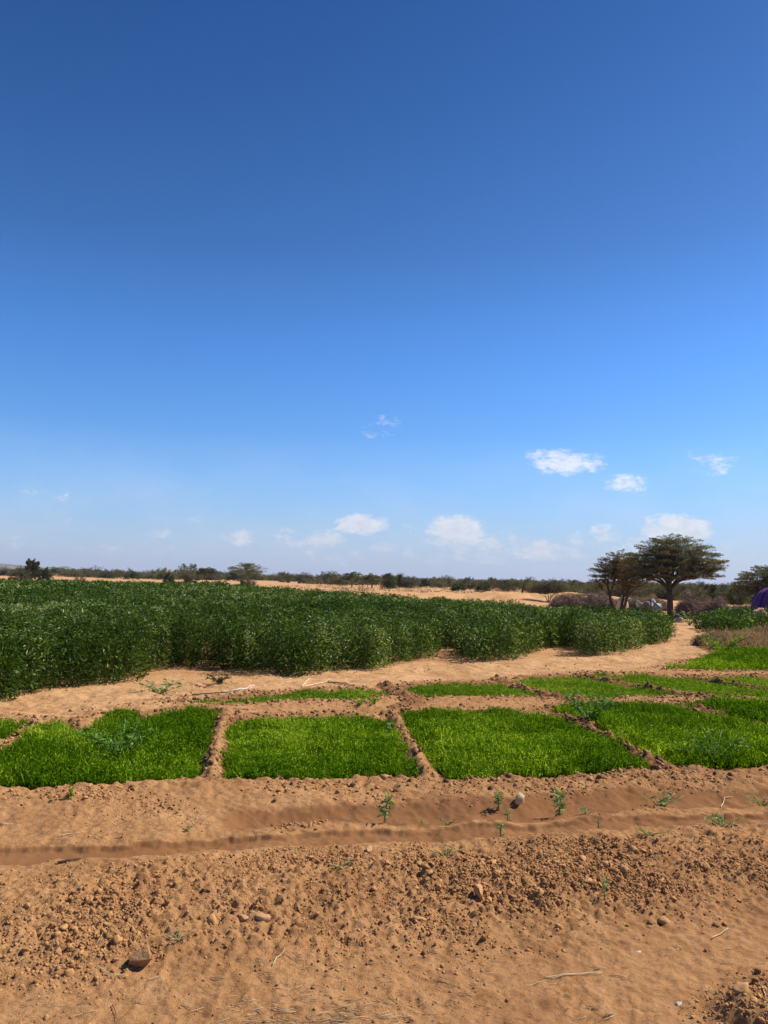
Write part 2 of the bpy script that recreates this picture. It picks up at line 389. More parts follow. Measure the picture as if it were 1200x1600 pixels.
# ------------------------------------------------------------------ materials
def mat_new(name):
    m = bpy.data.materials.new(name); m.use_nodes = True; nt = m.node_tree; nt.nodes.clear()
    out = nt.nodes.new('ShaderNodeOutputMaterial')
    return m, nt, nt.nodes.new, nt.links.new, out
def ramp(N, stops):
    r = N('ShaderNodeValToRGB'); e = r.color_ramp.elements
    while len(e) < len(stops): e.new(.5)
    for k, (p, c) in zip(e, stops): k.position = p; k.color = (*c, 1)
    return r
def leaf_mat(name, stops, rough=.45, transl=.35, spec=.4, tl_tint=(1.5, 1.7, .5)):
    m, nt, N, L, out = mat_new(name)
    g = N('ShaderNodeNewGeometry'); r = ramp(N, stops)
    at_ = N('ShaderNodeAttribute'); at_.attribute_name = 'tone'; ad = N('ShaderNodeMath'); ad.operation = 'ADD'; ad.use_clamp = True
    L(g.outputs['Random Per Island'], ad.inputs[0]); L(at_.outputs['Fac'], ad.inputs[1]); L(ad.outputs[0], r.inputs[0])
    p = N('ShaderNodeBsdfPrincipled'); p.inputs['Roughness'].default_value = rough
    p.inputs['Specular IOR Level'].default_value = spec
    L(r.outputs[0], p.inputs['Base Color'])
    t = N('ShaderNodeBsdfTranslucent'); mx = N('ShaderNodeMix'); mx.data_type = 'RGBA'; mx.blend_type = 'MULTIPLY'; mx.inputs[0].default_value = 1
    L(r.outputs[0], mx.inputs[6]); mx.inputs[7].default_value = (*tl_tint, 1); L(mx.outputs[2], t.inputs['Color'])
    ms = N('ShaderNodeMixShader'); ms.inputs[0].default_value = transl; L(p.outputs[0], ms.inputs[1]); L(t.outputs[0], ms.inputs[2])
    L(ms.outputs[0], out.inputs['Surface'])
    return m
def plain_mat(name, c1, c2, scale=8, rough=.85, bump=.3, bdist=.02, detail=6, island=False):
    m, nt, N, L, out = mat_new(name)
    tc = N('ShaderNodeTexCoord'); n = N('ShaderNodeTexNoise'); n.inputs['Scale'].default_value = scale; n.inputs['Detail'].default_value = detail
    n.inputs['Roughness'].default_value = .65
    L(tc.outputs['Object'], n.inputs['Vector'])
    r = ramp(N, [(.3, c1), (.7, c2)])
    if island:
        g = N('ShaderNodeNewGeometry'); a = N('ShaderNodeMath'); a.operation = 'MULTIPLY_ADD'
        a.inputs[1].default_value = .6; L(g.outputs['Random Per Island'], a.inputs[0])
        b = N('ShaderNodeMath'); b.operation = 'MULTIPLY'; b.inputs[1].default_value = .4; L(n.outputs['Fac'], b.inputs[0]); L(b.outputs[0], a.inputs[2]); L(a.outputs[0], r.inputs[0])
    else: L(n.outputs['Fac'], r.inputs[0])
    p = N('ShaderNodeBsdfPrincipled'); p.inputs['Roughness'].default_value = rough; p.inputs['Specular IOR Level'].default_value = .15
    L(r.outputs[0], p.inputs['Base Color'])
    bp = N('ShaderNodeBump'); bp.inputs['Strength'].default_value = bump; bp.inputs['Distance'].default_value = bdist
    L(n.outputs['Fac'], bp.inputs['Height']); L(bp.outputs[0], p.inputs['Normal'])
    L(p.outputs[0], out.inputs['Surface'])
    return m
SOIL_L, SOIL_M, SOIL_D = (.565, .315, .142), (.435, .224, .093), (.257, .119, .047)
def soil_material():
    m, nt, N, L, out = mat_new('soil')
    tc = N('ShaderNodeTexCoord')
    def noise(scale, det=6, rough=.6):
        n = N('ShaderNodeTexNoise'); n.inputs['Scale'].default_value = scale; n.inputs['Detail'].default_value = det
        n.inputs['Roughness'].default_value = rough; L(tc.outputs['Object'], n.inputs['Vector']); return n.outputs['Fac']
    def attr(k):
        a = N('ShaderNodeAttribute'); a.attribute_name = k; return a.outputs['Fac']
    def mix(f, a, b):
        x = N('ShaderNodeMix'); x.data_type = 'RGBA'
        if isinstance(f, (int, float)): x.inputs[0].default_value = f
        else: L(f, x.inputs[0])
        for i, c in ((6, a), (7, b)):
            if isinstance(c, tuple): x.inputs[i].default_value = (*c, 1)
            else: L(c, x.inputs[i])
        return x.outputs[2]
    def M(op, a, b, clamp=False):
        n = N('ShaderNodeMath'); n.operation = op; n.use_clamp = clamp
        for i, q in enumerate((a, b)):
            if isinstance(q, (int, float)): n.inputs[i].default_value = q
            else: L(q, n.inputs[i])
        return n.outputs[0]
    r1 = ramp(N, [(.34, SOIL_D), (.5, SOIL_M), (.66, SOIL_L)]); L(noise(2.1, 9, .68), r1.inputs[0])
    r2 = ramp(N, [(.36, SOIL_D), (.5, SOIL_M), (.64, SOIL_L)]); L(noise(17, 8, .75), r2.inputs[0])
    c = mix(.5, r1.outputs[0], r2.outputs[0])
    r3 = ramp(N, [(.36, (.44, .235, .105)), (.5, (.57, .325, .15)), (.66, (.66, .40, .20))]); L(noise(1.1, 9, .72), r3.inputs[0])
    c = mix(M('MULTIPLY', attr('sand'), .85), c, r3.outputs[0])
    # speckle of tiny grains
    sp = ramp(N, [(.35, (0, 0, 0)), (.75, (1, 1, 1))]); L(noise(120, 3, .8), sp.inputs[0])
    c = mix(M('MULTIPLY', M('SUBTRACT', 1.0, sp.outputs[0]), .28), c, SOIL_D)
    c = mix(M('MULTIPLY', attr('wet'), 1.0, True), c, (.215, .098, .040))  # damp soil, plus the painted furrow shade held in the same mask
    c = mix(M('MULTIPLY', attr('bed'), .8), c, (.20, .105, .05))  # shade of the seedlings painted into the soil colour below them
    p = N('ShaderNodeBsdfPrincipled'); p.inputs['Roughness'].default_value = .95; p.inputs['Specular IOR Level'].default_value = .04
    L(c, p.inputs['Base Color'])
    def voro(scale):
        n = N('ShaderNodeTexVoronoi'); n.inputs['Scale'].default_value = scale; L(tc.outputs['Object'], n.inputs['Vector']); return M('SUBTRACT', 1.0, n.outputs['Distance'])
    grit = M('MULTIPLY', M('SUBTRACT', noise(5, 5, .6), .40, True), 3.0, True)
    grit = M('MULTIPLY', grit, M('SUBTRACT', 1.0, attr('wet'), True))
    hgt = M('ADD', M('MULTIPLY', noise(38, 8, .7), .8), M('MULTIPLY', noise(150, 4, .75), .5))
    hgt = M('ADD', hgt, M('MULTIPLY', grit, M('ADD', M('MULTIPLY', voro(42), .55), M('MULTIPLY', voro(95), .40))))
    bp = N('ShaderNodeBump'); bp.inputs['Distance'].default_value = .022
    L(M('SUBTRACT', .75, M('MULTIPLY', attr('wet'), .45)), bp.inputs['Strength'])
    L(hgt, bp.inputs['Height']); L(bp.outputs[0], p.inputs['Normal']); L(p.outputs[0], out.inputs['Surface'])
    return m
M_SOIL = soil_material()
M_CLOD = plain_mat('clod', (.25, .120, .046), (.45, .234, .092), 30, .95, .5, .006, island=True)
M_RIDGE = plain_mat('ridge_clod', (.15, .072, .032), (.40, .215, .095), 30, .95, .5, .006, island=True)
M_SANDCLOD = plain_mat('sand_clod', (.40, .23, .10), (.62, .38, .18), 30, .95, .5, .006, island=True)
M_STONE = plain_mat('stone', (.38, .20, .09), (.49, .29, .145), 12, .9, .5, .01)
M_YELLOW = plain_mat('yellowish_stone', (.50, .36, .18), (.68, .52, .30), 25, .9, .6, .01)
M_PALE = plain_mat('pale_stone', (.42, .36, .28), (.62, .54, .42), 10, .85, .5, .02)
M_BARK = plain_mat('bark', (.055, .04, .028), (.13, .098, .07), 20, .9, .8, .03)
M_TWIG = plain_mat('dry_twig', (.20, .12, .075), (.42, .29, .19), 3, .9, .1, .01, island=True)
M_TWIG_P = plain_mat('reddish_twig', (.15, .09, .068), (.38, .25, .19), 3, .9, .1, .01, island=True)
M_STRAW = plain_mat('straw', (.45, .33, .18), (.68, .55, .34), 5, .8, .1, .01, island=True)
M_HOSE = plain_mat('hose', (.55, .52, .42), (.72, .70, .60), 4, .5, .1, .01)

M_CROP = leaf_mat('crop_leaf', [(0, (.012, .030, .003)), (.4, (.038, .080, .006)), (.78, (.088, .150, .014)), (.90, (.15, .22, .05)), (1, (.46, .48, .26))], .42, .28, .12, (1.4, 1.5, .2))  # lightest stop paints glints of light into some of the leaves
M_SEED = leaf_mat('seedling_leaf', [(0, (.028, .072, .001)), (.4, (.082, .178, .002)), (.8, (.185, .32, .004)), (1, (.46, .58, .07))], .6, .36, .06, (1.6, 1.5, .2))
M_SEED2 = leaf_mat('thin_seedling_leaf', [(0, (.07, .145, .006)), (.6, (.15, .265, .012)), (1, (.32, .42, .06))], .6, .36, .08, (1.5, 1.4, .15))
M_WEED = leaf_mat('weed_leaf', [(0, (.14, .19, .05)), (.6, (.26, .31, .10)), (1, (.42, .45, .20))], .5, .25, .12, (1.2, 1.4, .6))
M_WEEDB = leaf_mat('bluish_weed_leaf', [(0, (.045, .11, .008)), (.6, (.10, .20, .015)), (1, (.34, .42, .18))], .55, .3, .05, (1.2, 1.4, .6))
M_ACA = leaf_mat('acacia_leaf', [(0, (.085, .083, .034)), (.6, (.172, .160, .070)), (1, (.30, .26, .13))], .6, .25, .2, (1.3, 1.2, .5))
M_ACAB = leaf_mat('browning_acacia_leaf', [(0, (.10, .080, .032)), (.6, (.195, .150, .062)), (1, (.32, .235, .105))], .6, .25, .2, (1.3, 1.1, .5))
M_OLIVE = leaf_mat('olive_leaf', [(0, (.085, .088, .042)), (.6, (.155, .152, .072)), (1, (.24, .22, .12))], .65, .25, .15, (1.3, 1.2, .6))
M_OLIVD = leaf_mat('dark_leaf', [(0, (.032, .042, .014)), (.6, (.064, .076, .026)), (1, (.12, .125, .05))], .6, .2, .2, (1.3, 1.2, .6))
M_GREYB = leaf_mat('grey_brown_leaf', [(0, (.085, .076, .046)), (.6, (.125, .112, .068)), (1, (.17, .15, .095))], .7, .2, .1, (1.2, 1.1, .8))
M_DRY = leaf_mat('dry_leaf', [(0, (.22, .145, .07)), (.6, (.38, .265, .135)), (1, (.56, .42, .24))], .7, .25, .15, (1.1, 1.0, .7))

# ------------------------------------------------------------------ ground
def build_ground():
    ys = list(np.arange(-60, 0, 4.0))+list(np.arange(0, 2.4, .12))
    y = 2.4
    while y < 30: ys.append(y); y += .00185*y
    while y < 3900: ys.append(y); y += .016*y
    ys = np.array(ys)
    us = np.linspace(-.72, .72, 820)
    ext = .72*np.geomspace(1.01, 9, 34)
    us = np.concatenate([-ext[::-1], us, ext])
    w = np.maximum(ys, 2.4)+.9
    X = us[None, :]*w[:, None]; Y = np.repeat(ys[:, None], len(us), 1)
    nx, ny = len(us), len(ys)
    x = X.ravel(); yy = Y.ravel(); z = H(x, yy)
    wet, sand, bed = masks(x, yy)
    i = (np.arange(ny-1)[:, None]*nx+np.arange(nx-1)[None, :]).ravel()
    Q = np.stack([i, i+1, i+1+nx, i+nx], 1)
    o = mesh_np('ground', np.stack([x, yy, z], 1), Q, M_SOIL, smooth=True, attrs={'wet': wet, 'sand': sand, 'bed': bed})
    tag(o, kind='structure')
build_ground()

# ------------------------------------------------------------------ clods and stones
def ico(sub):
    import bmesh
    bm = bmesh.new(); bmesh.ops.create_icosphere(bm, subdivisions=sub, radius=1.0)
    V = np.array([v.co[:] for v in bm.verts]); T = np.array([[v.index for v in f.verts] for f in bm.faces]); bm.free()
    return V, T
ICO = {1: ico(1), 2: ico(2), 3: ico(3)}
def rock_shape(sub, R, jag=.28, cuts=7):
    V, T = ICO[sub]; V = V.copy()
    for _ in range(cuts):                                     # chop with random planes: angular faces
        n = unit(R.normal(size=3)); dlim = R.uniform(.42, .78); q = V@n; m = q > dlim
        V[m] -= np.outer(q[m]-dlim, n)
    V *= (1+R.normal(size=(len(V), 1))*jag*(.5 if sub < 3 else .16))
    V *= R.uniform(.62, 1.3, 3)*np.array((1, 1, .85))
    return V, T
def scatter_clods(name, pts, sizes, sub, seed, sink=.5, mat=None):
    R = rng(seed); shapes = [rock_shape(sub, R) for _ in range(14)]; T0 = shapes[0][1]; nv = len(shapes[0][0])
    S = np.stack([s[0] for s in shapes]); n = len(pts)
    pick = R.integers(0, len(shapes), n); a = R.uniform(0, 6.283, n); ca, sa = np.cos(a), np.sin(a)
    V = S[pick]; tilt = R.uniform(-.7, .7, n); ct, st = np.cos(tilt)[:, None], np.sin(tilt)[:, None]
    y2 = V[:, :, 1]*ct-V[:, :, 2]*st; z2 = V[:, :, 1]*st+V[:, :, 2]*ct
    x = V[:, :, 0]*ca[:, None]-y2*sa[:, None]; y = V[:, :, 0]*sa[:, None]+y2*ca[:, None]
    s = np.asarray(sizes)[:, None]
    z = H(pts[:, 0], pts[:, 1])
    W = np.stack([x*s+pts[:, 0:1], y*s+pts[:, 1:2], z2*s+z[:, None]+s*(.55-sink)], -1).reshape(-1, 3)
    T = (T0[None]+(np.arange(n)*nv)[:, None, None]).reshape(-1, 3)
    return mesh_np(name, W, T, mat or M_CLOD, attrs=None)
def pick_points(n, xr, yr, densf, R):
    x = R.uniform(*xr, n*6); y = np.sqrt(R.uniform(yr[0]**2, yr[1]**2, n*6)) if False else R.uniform(*yr, n*6)
    m = (np.abs(x) < .72*(y+.9)) & (R.uniform(0, 1, n*6) < densf(x, y))
    return np.stack([x[m], y[m]], 1)[:n]
def berm_density(x, y):
    d, s, _ = line_dist(x, y, BERM)
    dA, _, _ = line_dist(x, y, CH_A); dB, _, _ = line_dist(x, y, CH_B)
    b = np.exp(-((d)/.60)**4)*(.18+.82*ss(-2.3, -.9, x))
    patch = .12+.88*ss(-.1, .22, fbm(x, y, 1.6, 3, 131)+fbm(x, y, 5, 2, 132)*.5)
    m, _, _ = line_dist(x, y, MOUND)
    return np.clip(b*patch+(1-ss(.05, .4, m))*.7, 0, 1)*ss(.09, .2, dA)*ss(.1, .25, dB)
def build_clods():
    R = rng(5)
    p = pick_points(60000, (-4, 4), (2.6, 5.0), lambda x, y: berm_density(x, y), R)
    s = .0026+.0105*R.random(len(p))**3.2
    o = scatter_clods('soil_crumbs', p, s, 1, 11); tag(o, 'fine crumbs of dry brown soil scattered over the dug bank', 'soil crumbs', kind='stuff')
    p = pick_points(3200, (-4, 4), (2.6, 4.8), lambda x, y: berm_density(x, y)**1.3, R)
    s = .0075+.015*R.random(len(p))**3.5
    o = scatter_clods('soil_rubble', p, s, 2, 12); tag(o, 'rubble of small earth clods covering the dug bank in front of the channels', 'soil rubble', kind='stuff')
    # sparse crumbs everywhere: channel banks, track, ridges between the beds
    def d2(x, y):
        dA, _, _ = line_dist(x, y, CH_A); dB, _, _ = line_dist(x, y, CH_B)
        return np.clip(ss(.1, .3, dA)*ss(.12, .3, dB)*ss(-.1, .3, fbm(x, y, 1.1, 3, 141))*(.35+.9*ss(4.9, 5.8, y)), 0, 1)
    p = pick_points(22000, (-6, 6), (2.6, 6.8), d2, R); s = .003+.010*R.random(len(p))**4
    o = scatter_clods('loose_crumbs', p, s, 1, 13); tag(o, 'loose crumbs of earth on the track and the channel banks', 'soil crumbs', kind='stuff')
    cc = [P(140, 1252), P(165, 1248), P(62, 1252), P(255, 1262), P(430, 1240), P(515, 1236), P(590, 1246), P(460, 1285), P(1100, 1225), P(860, 1240), P(980, 1225)]
    p = np.concatenate([np.array(c)+R.normal(size=(70, 2))*np.array((.13, .09)) for c in cc]); s = .006+.014*R.random(len(p))**2
    o = scatter_clods('bank_rubble', p, s, 2, 17); tag(o, 'little heaps of small clods on the bank just in front of the beds', 'soil rubble', kind='stuff')
    x = R.uniform(-9, 9, 160000); y = R.uniform(6.0, 17, 160000); m = np.abs(x) < .62*y+.5; x, y = x[m], y[m]
    dz = np.full(x.shape, 1e9)
    for pl, h, st, lb in BEDS: dz = np.minimum(dz, sdist(x, y, pl))
    k = (dz > .0) & (R.random(len(x)) < np.exp(-(dz/.28)**2)*.95*(.35+1.2*ss(-.15, .25, fbm(x, y, .9, 3, 151)+ss(9, 10.5, y)*.2)))
    df = np.full(x.shape, 1e9)
    for l in FURROWS: df = np.minimum(df, line_dist(x, y, l)[0])
    k |= (R.random(len(x)) < np.exp(-(df/.09)**2)*.8) & (dz > -.03)
    p = np.stack([x[k], y[k]], 1); s = .005+.034*R.random(len(p))**4
    o = scatter_clods('ridge_clods', p, s, 1, 14, mat=M_RIDGE); tag(o, 'dark crumbly clods along the ridges between the seedling beds', 'soil clods', kind='stuff')
build_clods()
def path_crumbs():
    R = rng(15); x = R.uniform(-14, 12, 60000); y = R.uniform(8, 22, 60000); d, _, _ = line_dist(x, y, PATH_LINE)
    m = (np.abs(x) < .62*y+.5) & (R.random(60000) < np.exp(-(d/1.5)**2)*.13*(.15+1.5*ss(-.05, .25, fbm(x, y, .8, 3, 161)))) & (sdist(x, y, FIELD) > -.1)
    x, y = x[m], y[m]
    for pl, h, st, lb in BEDS:
        k = sdist(x, y, pl) > 0; x, y = x[k], y[k]
    p = np.stack([x, y], 1); s = .008+.03*R.random(len(p))**4
    o = scatter_clods('path_crumbs', p, s, 1, 16, mat=M_SANDCLOD); tag(o, 'sandy crumbs of earth strewn along the path beside the tall crop', 'soil crumbs', kind='stuff')
path_crumbs()

def stone(px, py, wpx, label, mat=M_STONE, seed=0, group=None, flat=.8, name='clod', cat='clod', sub=3, sink=.55):
    x, y = P(px, py); R = rng(900+seed)
    dist = math.hypot(x, y, EYE); s = wpx/F*dist*.5
    V, T = rock_shape(sub, R, .12 if sub > 2 else .3, 6)
    from_noise = np.sin(V[:, 0]*5.1+seed)*np.cos(V[:, 1]*4.3)*.06+np.sin(V[:, 2]*11+V[:, 0]*9)*.04+R.normal(size=len(V))*.022
    V = V*(1+from_noise[:, None]); V = V/np.abs(V[:, 0]).max()*s; V[:, 2] *= flat
    o = mesh_np(name, V, T, mat, smooth=False)
    zb = V[:, 2].min()
    o.location = (x, y, Hs(x, y)-zb-s*sink); o.rotation_euler = (0, 0, R.uniform(-.5, .5))
    tag(o, label, cat, group); return o
def big_rock():
    R = rng(61); V, T = ico(5); V = V.copy()
    for k in range(15):
        n = unit(R.normal(size=3)); dl = R.uniform(.5, .74); q = V@n; m = q > dl; V[m] -= np.outer(q[m]-dl, n)
    V *= 1+(fbm(V[:, 0]*3+V[:, 2], V[:, 1]*3-V[:, 2]*2, 2.2, 5, 62)*.16+fbm(V[:, 0]+V[:, 2]*2, V[:, 1]+V[:, 2], 14, 4, 63)*.05)[:, None]
    x, y = P(220, 1512); V = V/np.abs(V[:, 0]).max()*.058*np.array((1, .9, .98))
    o = mesh_np('rock', V, T, M_ROCK); o.location = (x, y, Hs(x, y)+.020); o.rotation_euler = (1.35, .35, 1.1)
    tag(o, 'largest brown rock on the left of the crumbly bank by the track', 'rock')
M_ROCK = plain_mat('brown_rock', (.20, .105, .048), (.42, .235, .115), 45, .95, .7, .008)
big_rock()
stone(379, 1450, 22, 'left of two pale flat stones lying side by side on the bank', seed=2, flat=.6, name='flat_stone', cat='stone')
stone(407, 1451, 28, 'right of two pale flat stones lying side by side on the bank', seed=3, flat=.6, name='flat_stone', cat='stone')
stone(330, 1455, 15, 'rounded clod half buried to the left of the two flat stones', M_CLOD, seed=4, sub=2)
stone(812, 1255, 21, 'pale lumpy stone sitting in the upper wet channel', M_YELLOW, 5, name='stone', cat='stone', sub=2)
stone(872, 1452, 13, 'tilted clod on the middle of the bank, well right of the flat stones', M_CLOD, seed=6, sub=2)
stone(1036, 1442, 20, 'broad dark clod on the right part of the bank', M_CLOD, seed=7, sub=2)
stone(470, 1270, 10, 'small pale pebble right of the bank in front of the second seedling bed', M_PALE, 8, name='pebble', cat='pebble')
stone(997, 1481, 9, 'small whitish pebble on the smooth track', M_PALE, 9, name='pebble', cat='pebble')
stone(1061, 1562, 10, 'small pale pebble low on the track near the lower right mound', M_PALE, 10, name='pebble', cat='pebble')
stone(108, 1528, 13, 'flat clod at the foot of the bank left of the largest rock', M_CLOD, seed=11, sub=2, flat=.7)
stone(754, 1352, 16, 'pinkish pale clod on the top of the bank below the channel', seed=12)
stone(1160, 1580, 24, 'clod standing on the mound in the lower right corner', M_CLOD, seed=13, sub=2)
stone(575, 1330, 12, 'pale clod at the upper edge of the bank near the centre', M_STONE, 14)
stone(378, 1398, 9, 'small yellowish pebble on the bank above the flat stones', M_PALE, 15, name='pebble', cat='pebble')
R_ = rng(77)
n_c = 0
for k in range(400):
    px = R_.uniform(60, 1190); py = R_.uniform(1345, 1520)
    x, y = P(px, py)
    if float(berm_density(np.array([x]), np.array([y]))[0]) < .45: continue
    sz = 8+9*R_.random()**2
    where = 'near the left end of the dug bank' if px < 330 else 'on the dug bank around and right of the flat stones' if px < 620 else 'on the middle right of the dug bank' if px < 900 else 'on the right end of the dug bank'
    stone(px, py, sz, ('fist sized' if sz > 15 else 'small')+' brown earth clod '+where, M_CLOD, 100+k,
          'larger earth clods on the dug bank', flat=R_.uniform(.6, .95), sub=2)
    n_c += 1
    if n_c > 55: break

# ------------------------------------------------------------------ seedling beds
def build_bed(i, pl, h, style, label):
    R = rng(200+i); P_ = np.array(pl); lo_, hi_ = P_.min(0)-.05, P_.max(0)+.05
    yc = P_[:, 1].mean(); dens = (5200 if yc < 8.5 else 4000 if yc < 12 else 2600)
    if style: dens = 2600 if yc < 12 else 2200
    area = (hi_-lo_).prod(); n = int(area*dens)
    x = R.uniform(lo_[0], hi_[0], n); y = R.uniform(lo_[1], hi_[1], n)
    m = np.abs(x) < .66*y+.6; x, y = x[m], y[m]
    sd = sdist(x, y, pl)+(-.02 if style else .015)+fbm(x, y, 5, 3, 210)*.12+fbm(x, y, 22, 2, 211)*.07
    keep = sd < 0
    thin = fbm(x, y, 1.7, 3, 220+i)+.5*fbm(x, y, 9, 2, 230+i)
    if style: keep &= R.random(len(x)) < (.72+1.5*thin)
    else: keep &= R.random(len(x)) < np.clip(.95+1.9*(thin+.10), .25, 1)
    x, y, sd, thin = x[keep], y[keep], sd[keep], thin[keep]
    g = H(x, y)
    hh = h*(1.0+.9*fbm(x, y, 1.5, 3, 240+i)+.95*fbm(x, y, 10, 3, 250))*(.72+.28*ss(0, .14, -sd))*R.uniform(.7, 1.18, len(x))
    n = len(x)
    lean = R.normal(size=(n, 2))*.34
    base = np.stack([x, y, g-.01], 1); tip = base+np.stack([lean[:, 0]*hh, lean[:, 1]*hh, hh], 1)
    Vs, Ts = [], []
    # stem / blade: one upright narrow folded leaf
    cen = (base+tip)/2; d = tip-base
    V, T = leaves(cen, d, np.linalg.norm(d, axis=1), R.uniform(.004, .008, n)*(1 if yc < 9 else 1.5), R, .3, 0); Vs.append(V); Ts.append(T)
    off = len(V)
    # fine leaflets near the top
    rep = 3
    idx = np.repeat(np.arange(n), rep); f = R.uniform(.45, 1.05, len(idx))[:, None]
    c = base[idx]*(1-f)+tip[idx]*f+np.c_[R.normal(size=(len(idx), 2))*.012, np.zeros(len(idx))]
    d = np.c_[R.normal(size=(len(idx), 2)), R.uniform(.2, 1.6, len(idx))]
    sc = 1.0 if yc < 9 else 1.35
    V, T = leaves(c, d, R.uniform(.018, .038, len(idx))*sc, R.uniform(.005, .010, len(idx))*sc, R, .3, .5)
    Vs.append(V); Ts.append(T+off)
    V = np.concatenate(Vs); tone = fbm(V[:, 0], V[:, 1], .9, 3, 260+i)*.9+fbm(V[:, 0], V[:, 1], 6, 2, 261)*.5
    o = mesh_np('seedling_bed', V, np.concatenate(Ts), M_SEED2 if style else M_SEED, attrs={'tone': tone})
    tag(o, label, 'seedling bed', 'irrigated beds of seedlings')
for i, b in enumerate(BEDS): build_bed(i, *b)

# ------------------------------------------------------------------ tall crop
def build_crop(name, pl, h0, seed, label, cat, ymax):
    R = rng(seed); P_ = np.array(pl); lo_, hi_ = P_.min(0)-.3, P_.max(0)+.3
    Vs, Ts, off = [], [], 0
    zones = [(0, 18.5, .34, 760, .080, .017), (18.5, 27, .38, 560, .095, .022), (27, 42, .5, 330, .125, .034), (42, 70, .75, 190, .20, .06), (70, 130, 1.2, 45, .5, .18)]
    for a, b, sp, nl, ll, lw in zones:
        if a > ymax: break
        gx = np.arange(lo_[0], hi_[0], sp); gy = np.arange(max(lo_[1], a*.7), min(hi_[1], b+1), sp)
        if len(gy) == 0: continue
        X, Y = np.meshgrid(gx, gy); x = X.ravel()+R.uniform(-.42, .42, X.size)*sp; y = Y.ravel()+R.uniform(-.42, .42, X.size)*sp
        r = np.hypot(x, y)
        m = (r >= a) & (r < b) & (np.abs(x) < .66*y+1.5); x, y = x[m], y[m]
        sd = sdist(x, y, pl)
        k = sd < -.10+fbm(x, y, 1.1, 2, 300)*.22; x, y, sd = x[k], y[k], sd[k]
        if len(x) == 0: continue
        g = H(x, y)
        hh = h0*(1+.40*fbm(x, y, .9, 3, 310)+.22*fbm(x, y, .13, 2, 311))*R.uniform(.86, 1.1, len(x))
        hh *= (.84+.16*ss(.1, .8, -sd)); gap = fbm(x, y, 1.6, 3, 312)+.6*fbm(x, y, .5, 2, 313)
        # strays: a few taller tips
        n = len(x); idx = np.repeat(np.arange(n), nl); N_ = len(idx)
        deep = -sd[idx] > (1.9 if a < 20 else 1.3)
        u = R.random(N_); zf = np.where(deep, .42+.61*u**.75, u**.95*1.02)
        keepm = ~(deep & (R.random(N_) < .30)) & (R.random(N_) < np.clip(1.0+3.2*(gap[idx]+.07), .38, 1)); idx, zf = idx[keepm], zf[keepm]; N_ = len(idx)
        th = R.uniform(0, 6.283, N_); prof = np.sqrt(np.clip(1-(np.abs(zf-.45)/.62)**2.5, .05, 1))
        rr = sp*.80*prof*np.sqrt(R.uniform(.25, 1, N_))
        c = np.stack([x[idx]+np.cos(th)*rr, y[idx]+np.sin(th)*rr, g[idx]+hh[idx]*zf+R.normal(size=N_)*.02], 1)
        d = np.stack([np.cos(th), np.sin(th), R.uniform(-.9, 1.1, N_)], 1)+R.normal(size=(N_, 3))*.45
        V, T = leaves(c, d, ll*R.uniform(.55, 1.25, N_), lw*R.uniform(.6, 1.3, N_), R, .4, .45)
        Vs.append(V); Ts.append(T+off); off += len(V)
    V = np.concatenate(Vs); tone = fbm(V[:, 0], V[:, 1], .45, 3, 320)*.6+fbm(V[:, 0], V[:, 1], 2.2, 2, 321)*.5-.02
    o = mesh_np(name, V, np.concatenate(Ts), M_CROP, attrs={'tone': tone}); print(name, off//4, 'leaves')
    tag(o, label, cat, kind='stuff')
build_crop('tall_crop', FIELD, .86, 31, 'wide field of dark green waist high leafy crop behind the sandy path', 'crop field', 130)
build_crop('crop_patch', PATCH, .72, 32, 'smaller patch of dark green crop on the right beyond the dry weeds', 'crop patch', 60)

